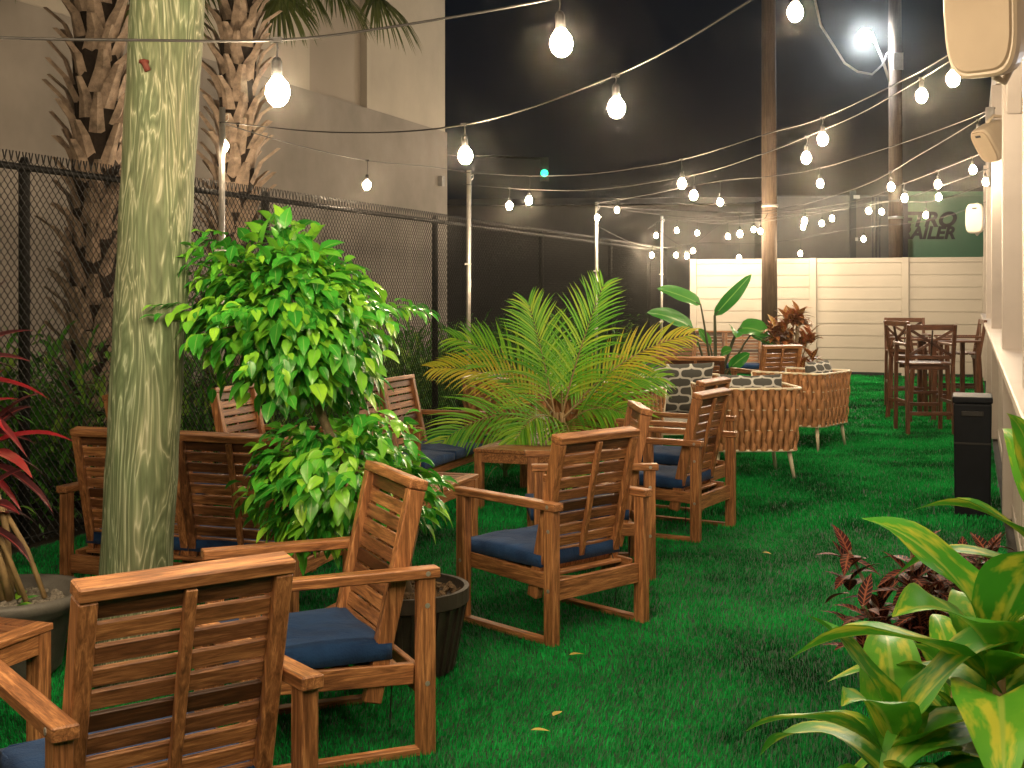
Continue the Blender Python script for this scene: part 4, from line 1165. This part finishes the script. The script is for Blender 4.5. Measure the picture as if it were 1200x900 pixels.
string('string of bulbs rising from the leftmost pole to the top of the picture', [(258, 143, 9.8), (390, 155, 8.2), (545, 146, 6.6), (722, 88, 5.5), (880, 0, 4.7), (1000, -90, 4.2)], [(545, 182), (722, 126)])
string('string of bulbs along the fence from the leftmost pole to the next', [(256, 143, 9.75), (340, 168, 11), (430, 188, 12), (500, 195, 13.2), (543, 201, 14.7)], [(262, 171), (430, 217)])
string('string running from the second pole to behind the largest speaker', [(543, 202, 14.7), (620, 206, 13.8), (700, 203, 12.8), (799, 187, 11.4), (895, 158, 10.1), (964, 138, 9.2), (1060, 93, 8.0), (1115, 62, 7.2), (1190, 15, 6.7)], [(620, 235), (799, 215), (964, 163), (1117, 92)])
string('string just under the one that ends behind the largest speaker', [(543, 216, 14.7), (620, 222, 14), (700, 222, 13.2), (813, 205, 12), (895, 180, 10.8), (946, 160, 10.2), (1010, 132, 9.2), (1080, 92, 8.2), (1112, 72, 7.6), (1190, 24, 6.9)], [(597, 241), (813, 229), (945, 185), (1080, 112)])
string('string from the third pole up to the junction box on the porch', [(694, 239, 19.8), (760, 228, 18.6), (844, 212, 16.8), (900, 207, 15.6), (961, 197, 14.4), (1050, 170, 12.8), (1120, 145, 11.6), (1166, 126, 10.9)], [(723, 246), (844, 237), (961, 215)])
string('short steep string ending beside the junction box above the tilted speaker', [(694, 241, 19.8), (800, 247, 18.5), (900, 247, 17), (1005, 220, 14.8), (1080, 180, 13), (1145, 141, 11.6), (1166, 127, 11)], [(700, 255), (1044, 219), (1146, 157)])
string('string over the bar chairs ending at the post beside the tilted speaker', [(694, 240, 19.9), (800, 254, 19), (900, 250, 17.8), (1000, 236, 16.2), (1060, 215, 15), (1140, 184, 13.6), (1170, 170, 12.4)], [(867, 274), (943, 259), (1060, 232), (1099, 216), (1140, 199)])
string('sagging string across the grey trailer to the porch post', [(779, 257, 24.1), (850, 262, 23), (905, 258, 21.5), (1000, 243, 19.2), (1060, 232, 17.8), (1120, 212, 16.2), (1163, 196, 15)], [(793, 270), (853, 277), (975, 256), (1018, 247), (1100, 231), (1155, 213)])
string('string above the white fence, lowest over the green trailer', [(779, 256, 24.1), (860, 258, 23), (940, 250, 21.6), (1030, 236, 20), (1090, 236, 18.5), (1160, 215, 17.5)], [(817, 273), (883, 269), (941, 266), (963, 262), (1033, 248), (1085, 252)])
string('lowest string hanging just above the far fence corner', [(694, 262, 19.9), (740, 284, 21.5), (778, 290, 23.3), (820, 285, 23.6), (905, 284, 23.6), (1000, 268, 22.5), (1090, 258, 20.5), (1160, 235, 19)], [(764, 299), (792, 299), (812, 294), (866, 302), (938, 297), (1012, 280)])
string('bunched string drooping around the farthest pole', [(778, 256, 24.1), (760, 268, 23.4), (769, 268, 23), (805, 288, 22.6), (850, 260, 22.4), (891, 258, 22), (900, 250, 22)], [(769, 276), (805, 300), (891, 271)])
string('string crossing the top of the picture right of the brown utility pole', [(760, -60, 6.3), (932, -25, 6), (1050, -60, 5.8), (1300, -140, 5.2)], [(932, 14)])
# strings carrying on over and behind the photographer
def over(label, P):
    t0 = [(600 + F*p[0]/p[1], HZ - (p[2]-H)*F/p[1], p[1]) for p in P]
    string(label, t0, [tuple(p) for p in P[1:-1]])
over('string of bulbs passing overhead just in front of the photographer', [(-3.4, 2.2, 3.1), (-2.3, 2.0, 2.9), (-1.3, 1.9, 2.8), (-.3, 1.8, 2.75), (.7, 1.7, 2.85), (1.3, 1.65, 3.0)])
over('string of bulbs behind the photographer over the near lawn', [(-4.0, .6, 3.0), (-2.6, .3, 2.8), (-1.5, .3, 2.7), (-.5, .3, 2.75), (.15, .3, 2.9), (.25, .32, 3.0)])
over('string of bulbs passing overhead above the front armchair', [(-4.2, 3.8, 3.2), (-3.0, 3.4, 3.05), (-1.9, 3.1, 3.0), (-.8, 2.9, 3.0), (.2, 2.7, 3.05), (1.0, 2.5, 3.2), (1.3, 2.4, 3.3)])

HZD = .001
if HZD:
    m = bpy.data.materials.new('haze_air'); m.use_nodes = True; nt = m.node_tree; nt.nodes.clear()
    out = nt.nodes.new('ShaderNodeOutputMaterial'); pv = nt.nodes.new('ShaderNodeVolumePrincipled')
    pv.inputs['Color'].default_value = (.95, .93, .9, 1); pv.inputs['Density'].default_value = HZD; pv.inputs['Anisotropy'].default_value = .978
    nt.links.new(pv.outputs[0], out.inputs['Volume'])
    hb = MB(); hb.box((5, 57, 6), (140, 150, 14.1)); tag(hb.build('haze', m), kind='stuff')
# ---------------------------------------------------------------- world, camera
w = bpy.data.worlds.new("World"); scene.world = w; w.use_nodes = True
nt = w.node_tree; bg = nt.nodes['Background']
bg.inputs[0].default_value = (.0035, .0058, .0095, 1); bg.inputs[1].default_value = .3
cam = bpy.data.cameras.new('camera'); co = bpy.data.objects.new('camera', cam); COL.objects.link(co)
co.location = (0, 0, H); co.rotation_euler = (PI/2, 0, 0)
cam.sensor_width = 36; cam.lens = F/1200*36; cam.shift_y = -(450 - HZ)/1200; cam.clip_end = 500; cam.clip_start = .05
scene.camera = co
vs = scene.view_settings; vs.view_transform = 'Standard'; vs.look = 'None'; vs.exposure = 1.2; vs.gamma = 1; vs.use_curve_mapping = False
cy = scene.cycles; cy.use_denoising = True; cy.max_bounces = 6; cy.diffuse_bounces = 2; cy.glossy_bounces = 3; cy.transmission_bounces = 3
cy.sample_clamp_indirect = 4; cy.use_light_tree = True; cy.use_adaptive_sampling = True; cy.adaptive_threshold = .025; cy.caustics_reflective = False; cy.caustics_refractive = False
